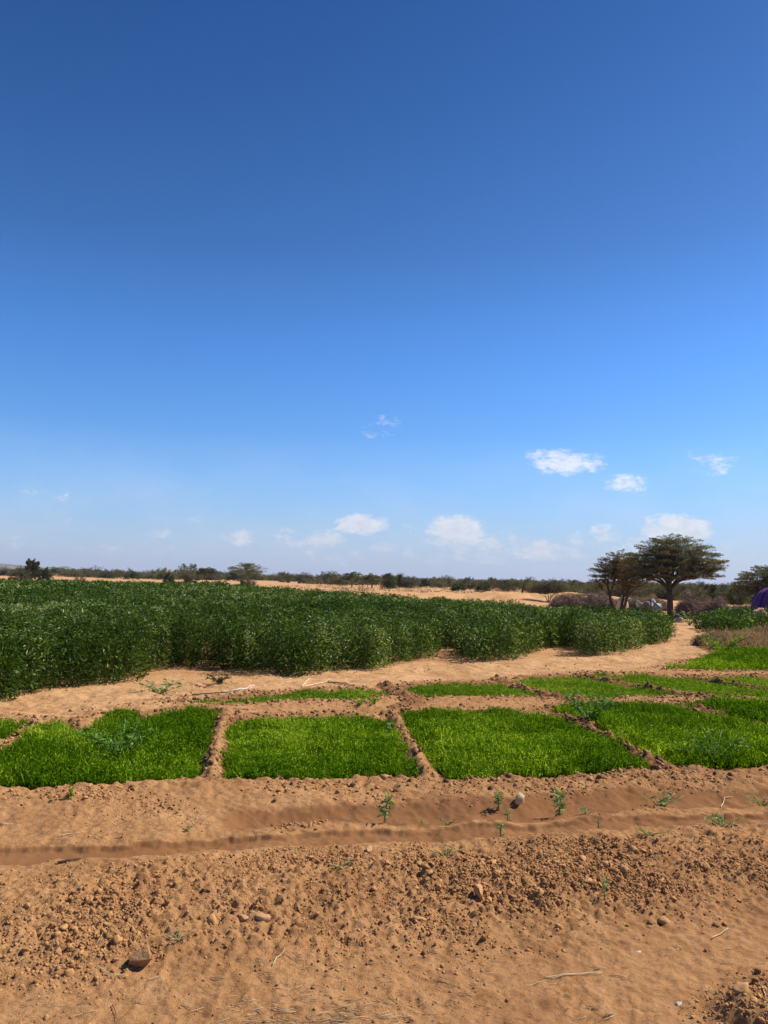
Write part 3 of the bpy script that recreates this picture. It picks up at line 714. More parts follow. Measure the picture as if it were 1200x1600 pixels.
# ------------------------------------------------------------------ trees
def bez(a, b, c, n):
    t = np.linspace(0, 1, n)[:, None]; return (1-t)**2*a+2*t*(1-t)*b+t**2*c
def make_tree(name, label, cat, loc, height, width, seed, kind='umbrella', mat=M_ACA, ntar=200, nleaf=110, lsize=.07,
              fork=.32, trunk_r=.11, base=.42, trunks=1, group=None, lean=0.0, shift=0.0, clump=.30):
    """height/width of the crown in metres; crown underside starts at base*height."""
    R = rng(seed); root = empty(name, loc, 0, label, cat, group)
    Hh = height; W = width/2
    n = ntar; th = R.uniform(0, 6.283, n); r = np.sqrt(R.random(n))
    if kind == 'umbrella':
        top = Hh*(1-.30*r**2.4); bot = Hh*(base+.05*r)
        q = R.random(n)**.6
        z = bot*(1-q)+top*q; r = r*(.80+.2*np.sqrt(np.clip(1-(q-.55)**2*1.6, 0, 1)))
        lay = .085*Hh; ph = np.sin(th*2+seed)*.5+.5; z = np.where(R.random(n) < .8, (np.round(z/lay+ph)-ph)*lay+R.normal(size=n)*.010*Hh, z)
    elif kind == 'round':
        q = R.random(n); z = Hh*(base+(1-base)*q); r = r*np.sqrt(np.clip(1-(2*q-1)**2*.85, .05, 1))
    else:   # bush
        q = R.random(n)**.8; z = Hh*(base+(1-base)*q*(1-.45*r**2)); r = r*(1-.22*q)
    lob = 1+.22*np.sin(th*2+seed)+.12*np.sin(th*5+seed*2)
    lob = lob/np.abs(np.cos(th)*r*lob).max()*.92
    cx_ = np.cos(th)*r*W*lob; cx_ -= (cx_.max()+cx_.min())/2
    T_ = np.stack([cx_+shift, np.sin(th)*r*W*lob, z], 1)
    wood = MB(); forks = []
    for k in range(trunks):
        a = 6.283*k/trunks+.4+seed; sp = .0 if trunks == 1 else .12*Hh*.8
        b0 = np.array((math.cos(a)*sp*.5, math.sin(a)*sp*.2, -.05)); f0 = np.array((math.cos(a)*sp*1.7+lean*Hh*fork+R.normal()*.03*Hh, math.sin(a)*sp*1.3, Hh*fork*R.uniform(.92, 1.08)))
        mid = (b0+f0)/2+np.array((R.normal()*.025*Hh, R.normal()*.025*Hh, 0))
        pts = bez(b0, mid, f0, 7); rr = trunk_r/(trunks**.5)*np.array([1.35, 1.08, 1, .96, .93, .95, .9])
        wood.tube(pts, rr, 9); forks.append(f0)
    ng = 13 if ntar > 400 else 7 if ntar > 100 else 5; ns = 9 if ntar > 400 else 6 if ntar > 100 else 3
    gs = T_[R.choice(n, ng*1, replace=False)]
    ga = np.argmin(((T_[:, None]-gs[None])**2*np.array((1, 1, .5))).sum(-1), 1)
    tips = []
    for gi in range(ng):
        G = T_[ga == gi]
        if len(G) == 0: continue
        c = G.mean(0); f0 = min(forks, key=lambda f: np.hypot(*(f[:2]-c[:2])))
        pn = f0+(c-f0)*.48; pn[2] = f0[2]+(c[2]-f0[2])*.42
        ctrl = f0+(pn-f0)*.5+np.array((0, 0, .05*Hh)); r1 = trunk_r*.36*math.sqrt(len(G)/n*ng)/(trunks**.25)
        wood.tube(bez(f0-np.array((0, 0, .02*Hh)), ctrl, pn, 5), np.linspace(r1*1.15, r1*.75, 5), 6)
        ss_ = G[R.choice(len(G), min(ns, len(G)), replace=False)]
        sa = np.argmin(((G[:, None]-ss_[None])**2).sum(-1), 1)
        for si in range(len(ss_)):
            S = G[sa == si]
            if len(S) == 0: continue
            c2 = S.mean(0); sn = pn+(c2-pn)*.62; sn[2] = pn[2]+(c2[2]-pn[2])*.55
            r2 = r1*.50*math.sqrt(max(1, len(S))/max(1, len(G))*ns)**.7
            wood.tube(bez(pn, (pn+sn)/2+R.normal(size=3)*.02*Hh, sn, 4), np.linspace(r2*1.2, r2*.7, 4), 5)
            for t in S:
                r3 = max(r2*.30, .005)
                wood.tube(bez(sn, (sn+t)/2+R.normal(size=3)*.02*Hh-np.array((0, 0, .01*Hh)), t, 3), [r3*1.2, r3, r3*.4], 4)
                tips.append((t, unit((t-sn)+np.array((0, 0, .0)))))
    wood.build('trunk', M_BARK, root, True)
    t = np.array([a for a, _ in tips]); d = np.array([b for _, b in tips]); d[:, 2] *= (.12 if kind == 'umbrella' else .5); d[:, :2] += (unit(t[:, :2])*.35 if kind == 'umbrella' else 0); d = unit(d)
    m = len(t); idx = np.repeat(np.arange(m), nleaf); N_ = len(idx); cl = clump*R.uniform(.6, 1.4, m)[idx]
    # elongated sprays lying along the twig
    along = R.uniform(-1.2, 1.0, N_)*cl; side = unit(np.cross(d, np.array((0, 0, 1.))+R.normal(size=(m, 3))*.05)); 
    taper = np.clip(1-.55*np.abs(along/cl+.1), .15, 1)
    c = t[idx]+d[idx]*along[:, None]+side[idx]*(R.normal(size=N_)*cl*.42*taper)[:, None]
    c[:, 2] += R.normal(size=N_)*cl*(.16 if kind == 'umbrella' else .4)*taper+(.06*cl if kind == 'umbrella' else 0)
    dd = d[idx]*.7+R.normal(size=(N_, 3))*.6
    V, T = leaves(c, dd, lsize*R.uniform(.6, 1.4, N_), lsize*.42*R.uniform(.6, 1.4, N_), R, .3, .5)
    mesh_np('crown', V, T, mat, root)
    return root
def tree_at(px, top_py, wpx, dist, label, seed, name='acacia_tree', cat='tree', **kw):
    x, y = at(px, dist); z = Hs(x, y); h = ztop(px, top_py, dist)-z; w = wpx/F*dist
    return make_tree(name, label, cat, (x, y, z), h, w, seed, **kw)

tree_at(1047, 837, 146, 39, 'tall flat topped acacia with one thick dark trunk at the end of the sandy lane', 3,
        ntar=1100, nleaf=85, lsize=.055, fork=.34, trunk_r=.150, base=.41, clump=.21, shift=-.02)
tree_at(968, 862, 98, 43, 'smaller browner acacia with several thin leaning trunks left of the tall one', 9,
        mat=M_ACAB, ntar=620, nleaf=90, lsize=.055, fork=.28, trunk_r=.14, base=.36, shift=.15, trunks=3, clump=.20)
tree_at(1205, 884, 112, 58, 'broad acacia cut off by the right edge behind the purple hut', 21, mat=M_OLIVE, ntar=480, nleaf=100, lsize=.08, fork=.25, trunk_r=.16, base=.22, clump=.30)
tree_at(857, 911, 58, 53, 'small sparse thorn tree with pale leaves on the sand beside the brushwood fence', 27, mat=M_GREYB, ntar=110, nleaf=100, lsize=.07, fork=.22, trunk_r=.06, base=.42, trunks=3, clump=.24)

FARKW = dict(ntar=60, nleaf=120, fork=.2, trunk_r=.12)
def far(px, top, w, dist, label, seed, kind, mat, name='thorn_tree', cat='tree', base=.35, **kw):
    a = dict(FARKW); a.update(kw); ls = max(.10, dist*.0011)
    return tree_at(px, top, w, dist, label, seed, name=name, cat=cat, kind=kind, mat=mat, base=base, lsize=ls, clump=w/F*dist*.13, **a)
far(50, 876, 24, 190, 'round dense dark tree standing alone on the skyline at the far left', 41, 'round', M_OLIVD, base=.12, name='round_tree', nleaf=420, ntar=70)
far(294, 883, 32, 170, 'ragged grey green tree left of a smaller umbrella tree on the skyline', 42, 'round', M_OLIVE, base=.25)
far(323, 886, 28, 165, 'small dark umbrella tree between two larger trees on the skyline', 43, 'umbrella', M_OLIVD, base=.5)
far(386, 878, 52, 160, 'broad domed acacia rising above the scrub left of the centre', 44, 'umbrella', M_OLIVE, base=.3, nleaf=130, ntar=90)
far(550, 894, 36, 140, 'wide flat topped acacia at the left end of a clump of three in the scrub', 45, 'umbrella', M_OLIVE)
far(582, 897, 32, 136, 'low spreading acacia in the middle of a clump of three in the scrub', 46, 'umbrella', M_OLIVE)
far(605, 895, 16, 150, 'slender flat topped tree sticking up above the scrub near the centre', 47, 'umbrella', M_OLIVE, base=.55)
far(624, 898, 9, 150, 'narrow upright dark tree just right of the slender flat topped one', 48, 'round', M_OLIVD, base=.1, name='narrow_tree')
far(817, 905, 34, 118, 'olive umbrella shaped acacia behind the right end of the sand bank', 49, 'umbrella', M_OLIVE, base=.4)
far(902, 910, 34, 95, 'dark green bushy acacia behind the brushwood fence left of the brown acacia', 50, 'umbrella', M_OLIVD, base=.25)
far(1114, 916, 26, 75, 'dark tree between the tall acacia and the right edge', 51, 'round', M_OLIVD, base=.15)
far(1156, 914, 46, 66, 'olive green rounded bush in front of the broad right hand acacia', 52, 'bush', M_OLIVE, base=.1, name='large_bush', cat='bush', nleaf=150)
far(1086, 918, 44, 72, 'olive bush seen just right of the tall acacia trunk', 53, 'bush', M_OLIVE, base=.05, name='large_bush', cat='bush', nleaf=150)
far(1012, 918, 62, 80, 'long olive bush seen between the two acacia trunks', 54, 'bush', M_OLIVE, base=.05, name='large_bush', cat='bush', nleaf=170)
far(756, 911, 26, 115, 'dark low tree right of the centre where the sand bank is highest', 55, 'bush', M_OLIVD, base=.05, name='dark_bush', cat='bush')
far(716, 911, 26, 122, 'dark low tree behind the sand bank, first to the right of the centre', 56, 'bush', M_OLIVD, base=.05, name='dark_bush', cat='bush')
far(608, 903, 28, 130, 'dark bush at the foot of the slender flat topped tree', 57, 'bush', M_OLIVD, base=.02, name='dark_bush', cat='bush')
far(69, 887, 24, 150, 'dark green bush right below the lone round tree', 58, 'bush', M_OLIVD, base=.02, name='dark_bush', cat='bush')
far(32, 888, 36, 150, 'olive bush left of the lone round tree', 59, 'bush', M_GREYB, base=.02, name='olive_bush', cat='bush')
far(264, 896, 18, 135, 'small dark bush on the sand strip below the ragged tree', 60, 'bush', M_OLIVD, base=.02, name='dark_bush', cat='bush')
far(126, 895, 20, 110, 'thin grey leafless looking bush behind the left part of the field', 61, 'bush', M_GREYB, base=.02, name='grey_bush', cat='bush', nleaf=20)
far(388, 902, 28, 95, 'olive bush at the back edge of the field below the broad domed acacia', 62, 'bush', M_OLIVE, base=.02, name='olive_bush', cat='bush')
far(297, 901, 18, 85, 'thin sapling with two leaning stems at the back edge of the field', 63, 'umbrella', M_GREYB, base=.5, name='sapling', cat='sapling', trunks=2, trunk_r=.06)

# belt of scrub: prototypes copied along the far side of the sand
PROTO = []
for j, (kd, mt, h, w, b) in enumerate([('bush', M_OLIVE, 2.2, 4.4, .02), ('bush', M_GREYB, 1.7, 4.0, .02), ('umbrella', M_OLIVE, 3.2, 5.0, .35), ('bush', M_OLIVD, 2.0, 3.4, .02), ('round', M_OLIVE, 2.6, 3.0, .1), ('umbrella', M_GREYB, 2.8, 4.6, .3)]):
    PROTO.append((make_tree('thorn_bush' if kd != 'umbrella' else 'thorn_tree', 'x', 'bush', (0, 0, 0), h, w, 70+j, kind=kd, mat=mt, base=b, ntar=60, nleaf=110, lsize=.15, clump=w*.13, fork=.2, trunk_r=.08), h))
LBL = ['olive thorn bush in the scrub belt', 'grey brown dry bush in the scrub belt', 'small flat thorn tree in the scrub belt',
       'dark green bush in the scrub belt', 'rounded olive bush in the scrub belt', 'greyish flat thorn tree in the scrub belt']
GRP = ['olive thorn bushes of the scrub belt', 'grey brown bushes of the scrub belt', 'flat topped thorn trees of the scrub belt', 'dark bushes of the scrub belt', 'rounded bushes of the scrub belt', 'greyish thorn trees of the scrub belt']
R_ = rng(88); used = set()
def skyline(px):       # top of the scrub in the photograph
    return float(np.interp(px, [-100, 0, 150, 330, 450, 600, 700, 760, 900, 1000, 1100, 1300], [886, 887, 888, 893, 896, 899, 903, 905, 911, 914, 915, 916]))
def base_y(px):
    return float(np.interp(px, [-100, 0, 200, 400, 600, 700, 830, 1300], [896, 897, 905, 909, 918, 921, 926, 938]))
for k in range(290):
    px = (-170+1540*(k+R_.random())/210) if k < 210 else R_.uniform(840, 1300); j = int(R_.choice(6, p=[.28, .22, .14, .12, .14, .10]))
    by = base_y(px)-R_.uniform(0, 1)**1.3*6; dist = min(EYE*F/max(by-hor(px), 5.2), 330)*R_.uniform(.95, 1.1)
    if px > 840: dist = R_.uniform(68, 130)
    x, y = at(px, dist); z = Hs(x, y); src, h0 = PROTO[j]
    want = (ztop(px, skyline(px)+R_.uniform(-2.5, 4.5), dist)-z); sc = max(.45, want/h0)
    sw = sc*R_.uniform(.85, 1.25)*(1.0 if dist < 250 else 1.3)
    where = ('left of the domed acacia' if px < 386 else 'right of the domed acacia' if px < 533 else 'above the sand bank' if px < 850 else 'behind the big acacias' if px < 1140 else 'around the purple hut')
    lb = LBL[j]+', '+where
    if j not in used:
        o = src; o.location = (x, y, z); o.scale = (sw, sw, sc); used.add(j); tag(o, lb, 'bush' if j not in (2, 5) else 'tree', GRP[j])
    else: copy_thing(src, (x, y, z), R_.uniform(0, 6.28), (sw, sw, sc), lb, 'bush' if j not in (2, 5) else 'tree', GRP[j])

# far scrubland that reads as one mass
def build_scrub():
    R = rng(99); n = 6000
    a = R.uniform(-.75, .75, n); ta = np.tan(a); r = np.where(ta < -.1, 340., np.where(ta < .19, 190., 130.))*np.exp(R.uniform(0, 1, n)*1.9)
    x = np.tan(a)*r; y = r; g = H(x, y)
    s = R.uniform(.9, 2.2, n); nl = 34
    idx = np.repeat(np.arange(n), nl); N_ = len(idx)
    v = unit(R.normal(size=(N_, 3)))*np.cbrt(R.random(N_))[:, None]; v[:, 2] = np.abs(v[:, 2])
    c = np.stack([x[idx]+v[:, 0]*s[idx]*1.5, y[idx]+v[:, 1]*s[idx]*1.5, g[idx]+v[:, 2]*s[idx]*1.05], 1)
    V, T = leaves(c, R.normal(size=(N_, 3)), s[idx]*.30, s[idx]*.18, R)
    o = mesh_np('scrubland', V, T, M_GREYB); tag(o, 'grey brown scrubland merging into one mass far behind the belt of bushes', 'scrubland', kind='stuff')
build_scrub()

# low hill on the left horizon
def build_hill():
    cx, cy = at(-150, 2600); nx, ny = 90, 30
    U, V_ = np.meshgrid(np.linspace(-1, 1, nx), np.linspace(-1, 1, ny)); x = cx+U*580; y = cy+V_*260
    z = 40*np.clip(1-(U**2*1.0), 0, 1)**.9*np.clip(1-V_**2, 0, 1)*(1+.25*fbm(x, y, .006, 3, 5))-8
    i = (np.arange(ny-1)[:, None]*nx+np.arange(nx-1)[None, :]).ravel(); Q = np.stack([i, i+1, i+1+nx, i+nx], 1)
    m = plain_mat('hill_scrub', (.13, .115, .09), (.22, .19, .15), .02, .95, .3, 2)
    o = mesh_np('hills', np.stack([x.ravel(), y.ravel(), z.ravel()], 1), Q, m, smooth=True); tag(o, kind='structure')
build_hill()

# ------------------------------------------------------------------ brushwood, hut, shelter, mound
def brush(px0, px1, dist, h, depth, seed, label, mat=M_TWIG_P, n=2600, leafy=900, name='brushwood_pile', wood=.010, lmat=None, tl=.45):
    R = rng(seed); a, b = at(px0, dist), at(px1, dist); cx, cy = (a[0]+b[0])/2, (a[1]+b[1])/2
    w = math.hypot(b[0]-a[0], b[1]-a[1]); z0 = Hs(cx, cy); root = empty(name, (cx, cy, z0), math.atan2(b[1]-a[1], b[0]-a[0]), label, 'brushwood')
    u = R.uniform(-1, 1, n); v = R.uniform(-1, 1, n); top = h*(np.clip(1-np.abs(u)**5, 0, 1)*np.clip(1-np.abs(v)**2, 0, 1))**.5*(.95+1.7*fbm(u*w, v*depth, .7, 4, seed))
    q = R.random(n)**.7
    c = np.stack([u*w/2, v*depth/2, top*q], 1); d = unit(np.c_[R.normal(size=(n, 2)), R.normal(size=n)*.55+.35])
    L_ = R.uniform(.5, 1.4, n)*tl; s = unit(np.cross(d, R.normal(size=(n, 3)))); nn = np.cross(s, d); bend = R.normal(size=(n, 1))*.12*L_[:, None]
    V = []
    for t, k in ((-.5, 1.), (0, .8), (.5, .35)):
        ctr = c+d*(L_*t)[:, None]+(s*bend if t == 0 else 0)
        for ang in (0, 2.094, 4.189): V.append(ctr+(s*math.cos(ang)+nn*math.sin(ang))*wood*k)
    V = np.stack(V, 1).reshape(-1, 3); i = np.arange(n)[:, None]*9; T = []
    for e in (0, 3):
        for j in range(3):
            k = (j+1) % 3; T += [[e+j, e+k, e+3+k], [e+j, e+3+k, e+3+j]]
    T = (i[:, :, None]+np.array(T)[None]).reshape(-1, 3)
    V[:, 2] = np.maximum(V[:, 2], -.02)
    mesh_np('branches', V, T, mat, root)
    if leafy:
        k = R.integers(0, n, leafy*4); cc = c[k]+R.normal(size=(len(k), 3))*.06; cc[:, 2] = np.abs(cc[:, 2])
        V, T = leaves(cc, R.normal(size=(len(k), 3)), R.uniform(.04, .10, len(k)), R.uniform(.02, .04, len(k)), R)
        mesh_np('dead_leaves', V, T, lmat or M_GREYB, root)
    return root
brush(862, 962, 50, .95, 2.2, 401, 'long reddish brown heap of cut thorn branches left of the brown acacia', n=4200, leafy=1200)
brush(955, 1045, 50, .75, 2.0, 402, 'lower brushwood fence running behind the acacia trunks', n=3600, leafy=1300, lmat=M_DRY)
brush(1056, 1140, 41, 1.15, 2.4, 403, 'tall dark tangle of thorn branches right of the tall acacia trunk', n=4600, leafy=1200)
brush(1128, 1182, 40, .75, 1.8, 404, 'low fringe of dry brush in front of the purple hut', n=2600, leafy=1200, lmat=M_DRY, mat=M_TWIG)
brush(1085, 1132, 22.6, .26, .8, 405, 'dark pile of dead stalks where the lane meets the dry weeds', n=900, leafy=300, mat=M_TWIG_P, tl=.32)
x, y = at(1020, 46); far(1018, 928, 26, 52, 'yellowing bush on top of the grey sheeted shelter', 64, 'bush', M_DRY, base=.1, name='yellow_bush', cat='bush', nleaf=30)

def dry_weeds():
    R = rng(420); a = [P(1108, 1022), P(1096, 1012), P(1100, 1000), P(1130, 993), P(1200, 990), P(1340, 990), P(1340, 1020), P(1200, 1018), P(1135, 1021)]
    P_ = np.array(a); lo_, hi_ = P_.min(0), P_.max(0); n = 30000
    x = R.uniform(lo_[0], hi_[0], n); y = R.uniform(lo_[1], hi_[1], n); m = inside(x, y, a) & (fbm(x, y, .8, 3, 421) > -.16); x, y = x[m], y[m]; n = len(x)
    h = (.20+.55*np.clip(fbm(x, y, .9, 3, 422)+.1, 0, 1))*R.uniform(.5, 1.2, n)
    c = np.stack([x, y, H(x, y)+h*.5], 1); d = np.c_[R.normal(size=(n, 2))*.6, np.ones(n)]
    V, T = leaves(c, d, h*1.1, R.uniform(.008, .022, n), R, .3, .2)
    k = R.integers(0, n, n); c2 = c[k]+np.c_[R.normal(size=(n, 2))*.04, h[k]*R.uniform(-.4, .5, n)]
    V2, T2 = leaves(c2, R.normal(size=(n, 3)), R.uniform(.03, .08, n), R.uniform(.012, .03, n), R)
    o = mesh_np('dry_weeds', np.concatenate([V, V2]), np.concatenate([T, T2+len(V)]), M_DRY); tag(o, 'patch of dead straw coloured weeds between the bright bed and the far crop patch', 'dry weeds', kind='stuff')
dry_weeds()
def sand_tufts():
    R = rng(440); n = 420; C_, D_, L_ = [], [], []
    for k in range(n):
        px = R.uniform(-80, 880); d = R.uniform(60, 150); x, y = at(px, d); z = Hs(x, y); h = R.uniform(.12, .5); m = 26
        C_.append(np.c_[x+R.normal(size=m)*h*.9, y+R.normal(size=m)*h*.9, z+R.random(m)*h]); D_.append(R.normal(size=(m, 3))); L_.append(np.full(m, h*.55))
    L_ = np.concatenate(L_); V, T = leaves(np.concatenate(C_), np.concatenate(D_), L_, L_*.4, R)
    o = mesh_np('dry_tufts', V, T, M_DRYT); tag(o, 'dry tufts and low scrub dotted over the sand strip behind the field', 'dry tufts', kind='stuff')
M_DRYT = leaf_mat('tuft_leaf', [(0, (.12, .095, .05)), (.6, (.20, .16, .085)), (1, (.36, .28, .16))], .7, .25, .15, (1.1, 1.0, .7))
sand_tufts()

def purple_hut():
    dist = 36.0; px = 1221; cx, cy = at(px, dist); z0 = Hs(cx, cy); r = 42/F*dist; h = ztop(px, 917, dist)-z0
    root = empty('dome_hut', (cx, cy, z0), 0, 'purple cloth covered dome hut cut off by the right edge', 'hut')
    nu, nv = 64, 20; V = []
    for j in range(nv+1):
        t = j/nv; zz = h*math.sin(t*math.pi/2)**.92; rr = r*math.cos(t*math.pi/2)**.62 if j < nv else .0
        for i in range(nu):
            a = 2*math.pi*i/nu; fold = 1+.018*math.cos(8*a)+.012*math.sin(17*a+t*3)
            V.append((math.cos(a)*rr*fold, math.sin(a)*rr*fold, zz))
    T = []
    for j in range(nv):
        for i in range(nu):
            k = (i+1) % nu; T.append((j*nu+i, j*nu+k, (j+1)*nu+k)); T.append((j*nu+i, (j+1)*nu+k, (j+1)*nu+i))
    m = plain_mat('purple_cloth', (.13, .03, .13), (.20, .06, .19), 1.3, .7, .25, .03)
    mesh_np('cover', V, T, m, root, True)
    mb = MB()
    for k in range(8):
        a = 2*math.pi*(k+.45)/8; mb2 = MB()
        pts = [(math.cos(a)*(r*math.cos(t)**.62*1.022), math.sin(a)*(r*math.cos(t)**.62*1.022), h*math.sin(t)**.92+.01) for t in np.linspace(.02, 1.5, 14)]
        mb2.tube(pts, [.022]*14, 6); mb2.build('rib', plain_mat('rib_cloth', (.05, .01, .07), (.08, .02, .11), 3, .7, .1), root, True)
    mb = MB(); pts = [(math.cos(a)*r*.50, math.sin(a)*r*.50, h*.925+.03) for a in np.linspace(0, 6.283, 30)]; mb.tube(pts, [.03]*30, 6)
    mb.build('hem', plain_mat('pink_hem', (.45, .2, .45), (.6, .32, .6), 3, .7, .1), root, True)
purple_hut()
def cloth_bundle():
    x, y = at(1186, 33.5); R = rng(431); V, T = ICO[3]; V = V.copy()
    V *= (1+.12*np.sin(V[:, :1]*6)+.10*np.sin(V[:, 1:2]*7+V[:, 2:3]*5)); V *= np.array((.36, .25, .42)); V[:, 0] *= (1.25-V[:, 2]*1.3)
    o = mesh_np('cloth_bundle', V, T, plain_mat('orange_cloth', (.55, .22, .12), (.72, .42, .30), 5, .8, .5, .05), smooth=True)
    o.location = (x, y, Hs(x, y)+.38); tag(o, 'orange and white cloth bundle in front of the purple hut', 'bundle')
cloth_bundle()
def shelter():
    dist = 47; x0, y0 = at(990, dist); x1, y1 = at(1034, dist); cx, cy = (x0+x1)/2, (y0+y1)/2; w = math.hypot(x1-x0, y1-y0); z0 = Hs(cx, cy)
    root = empty('low_shelter', (cx, cy, z0), math.atan2(y1-y0, x1-x0), 'low grey sheeted shelter with a white right end behind the acacia trunks', 'shelter')
    h = ztop(1010, 938, dist)-z0; D = .9
    m_g = plain_mat('grey_sheet', (.10, .085, .065), (.17, .145, .11), 4, .85, .5, .05); m_w = plain_mat('white_sheet', (.22, .23, .25), (.50, .50, .50), 5, .7, .5, .05)
    m_d = plain_mat('opening_shade', (.02, .018, .016), (.04, .035, .03), 3, .9, .3, .05)  # near-black colour paints the shade of the open left end
    def sheet(name, u0, u1, mat, hs, out=0.0):
        nu, nv = 24, 16; V = []
        for i in range(nu+1):
            u = u0+(u1-u0)*i/nu
            for j in range(nv+1):
                t = j/nv*math.pi; yy = -math.cos(t)*(D/2+out)*(1+.15*math.sin(u*13+t*2)); zz = (h*hs(u)+out)*math.sin(t)**.8*(1+.10*math.sin(u*11+1)+.07*math.sin(u*23+t*3))
                V.append((u*w-w/2, yy, zz))
        T = []
        for i in range(nu):
            for j in range(nv):
                a = i*(nv+1)+j; T += [(a, a+nv+1, a+nv+2), (a, a+nv+2, a+1)]
        o = mesh_np(name, V, T, mat, root, True)
        md = o.modifiers.new('thickness', 'SOLIDIFY'); md.thickness = .02
    sheet('cover', .06, .66, m_g, lambda u: .95-.15*abs(u-.35))
    sheet('white_end', .63, .97, m_w, lambda u: .98-1.2*max(0, u-.72), .03)
    sheet('shaded_opening', .0, .10, m_d, lambda u: .8)
    mb = MB()
    mb.tube([(w*.18, -.55, h*.95), (w*.46, -.62, h*.35)], [.04, .035], 6); mb.tube([(w*.10, -.58, h*.25), (w*.34, -.60, h*.95)], [.035, .03], 6)
    mb.build('pole', M_BARK, root, True)
shelter()
def earth_mound():
    x, y = at(972, 45.5); h = ztop(972, 928, 45.5)-Hs(x, y); V, T = ICO[3]; V = V.copy()
    V[:, 2] = V[:, 2]*.5+.5; V[:, :2] *= (1.25-.75*V[:, 2:3]); V *= (1+.10*np.sin(V[:, :1]*7)*np.sin(V[:, 2:3]*9)); V *= np.array((.36, .36, h))
    o = mesh_np('termite_mound', V, T, plain_mat('pale_earth', (.50, .36, .20), (.70, .54, .33), 6, .95, .6, .04), smooth=True)
    o.location = (x, y, Hs(x, y)-.05); tag(o, 'pale yellow earth mound glimpsed between the thin trunks of the brown acacia', 'mound')
earth_mound()
def boulder(px, d, w, label, seed):
    x, y = at(px, d); V, T = rock_shape(3, rng(seed), .1, 9); s = w/2; V = V*s; V[:, 2] *= .75
    o = mesh_np('boulder', V, T, M_PALE); o.location = (x, y, Hs(x, y)+s*.3); tag(o, label, 'stone')
boulder(1060, 38, .34, 'pale boulder at the foot of the tall acacia trunk', 1)
boulder(992, 44, .22, 'left of two small white stones in front of the grey shelter', 2)
boulder(997, 43.5, .26, 'right of two small white stones in front of the grey shelter', 3)
boulder(915, 44, .5, 'long pale stone in front of the reddish brush heap', 4)
# rocky outcrops on the skyline
def outcrop(px, top, wpx, d, label, seed):
    x, y = at(px, d); R = rng(seed); z0 = Hs(x, y); root = empty('rock_outcrop', (x, y, z0), 0, label, 'rocks')
    h = ztop(px, top, d)-z0; w = wpx/F*d
    for k in range(9):
        V, T = rock_shape(2, R, .12, 8); s = w*R.uniform(.12, .24); V = V*s*np.array((1, 1, 1.1)); u = R.uniform(-.5, .5)
        o = mesh_np('rock', V+np.array((u*w, R.uniform(-.2, .2)*w, h*(1-abs(u)*.8)-s*.6)), T, M_GREYROCK, root)
    V, T = rock_shape(3, R, .1, 5); V = V*np.array((w*.75, w*.5, h*.95)); mesh_np('rock_base', V, T, M_GREYROCK, root)
M_GREYROCK = plain_mat('grey_rock', (.16, .13, .11), (.34, .27, .23), 2, .9, .5, .1)
outcrop(768, 902, 16, 300, 'pinkish rock pile on the skyline right of the centre', 11)
outcrop(874, 907, 16, 260, 'grey rock pile on the skyline left of the brown acacia', 12)
outcrop(1146, 913, 20, 160, 'dark rounded rock showing above the bushes right of the tall acacia', 13)
outcrop(258, 888, 26, 330, 'low pinkish rocks on the skyline left of the ragged tree', 14)

# ------------------------------------------------------------------ weeds, straws, hoses
def weed(px, py, hpx, label, seed, kind='upright', mat=M_WEED, name='weed', on=0.0, n=None, group=None):
    x, y = P(px, py, on); dist = math.hypot(x, y, EYE); h = hpx/F*dist*1.25; R = rng(seed)
    root = empty(name, (x, y, Hs(x, y)), 0, label, 'weed', group)
    st = MB(); C_, D_, L_, W_ = [], [], [], []
    ns = {'upright': 3, 'low': 6, 'bushy': 16, 'dry': 10}[kind]
    for k in range(ns):
        a = R.uniform(0, 6.283); sp = {'upright': .16, 'low': 1.2, 'bushy': 1.25, 'dry': 1.3}[kind]
        tip = np.array((math.cos(a)*h*sp*R.uniform(.5, 1.1), math.sin(a)*h*sp*R.uniform(.5, 1.1), h*R.uniform(.7, 1.0)*(.6 if kind in ('low', 'dry') else 1)))
        pts = bez(np.array((0, 0, -.01)), np.array((tip[0]*.35, tip[1]*.35, tip[2]*.65)), tip, 5); st.tube(pts, np.linspace(.0028, .001, 5)*(1+h*4), 4)
        nl = n or {'upright': 16, 'low': 9, 'bushy': 26, 'dry': 8}[kind]
        for j in range(nl):
            t = R.uniform(.15, 1.0); i = min(int(t*4), 3); p = pts[i]+(pts[i+1]-pts[i])*(t*4-i); b = R.uniform(0, 6.283)
            ll = h*R.uniform(.18, .34)*(1 if kind != 'bushy' else .62); dz = R.uniform(-.5, .7) if kind != 'upright' else R.uniform(-.9, .8)
            d = np.array((math.cos(b), math.sin(b), dz)); d /= np.linalg.norm(d)
            C_.append(p+d*ll*.5); D_.append(d); L_.append(ll); W_.append(ll*R.uniform(.20, .34))
    st.build('stem', mat if kind != 'dry' else M_TWIG, root)
    V, T = leaves(np.array(C_), np.array(D_), np.array(L_), np.array(W_), R, .3, .5); mesh_np('leaves', V, T, mat, root)
    return root
weed(600, 1281, 36, 'slender upright weed left of centre on the edge of the upper wet channel', 501)
weed(873, 1270, 32, 'dense upright weed with drooping leaves standing in the upper wet channel, casting the longest shadow', 502, n=26)
weed(780, 1260, 24, 'thin weed on the near side of the centre bed, upper of a close pair', 503)
weed(793, 1277, 20, 'small two stemmed weed, lower of a close pair left of the pale stone', 504, n=10)
weed(701, 1278, 13, 'low grey green weed on the ridge between the two channels left of the pair', 505, 'low')
weed(918, 1268, 14, 'low spreading weed right of the dense upright weed', 506, 'low')
weed(1032, 1258, 22, 'tangled half dry weed lying across the upper channel on the right', 507, 'dry', M_WEED, n=14)
weed(1190, 1256, 17, 'pale weed tuft by the channel at the right edge', 508, 'low')
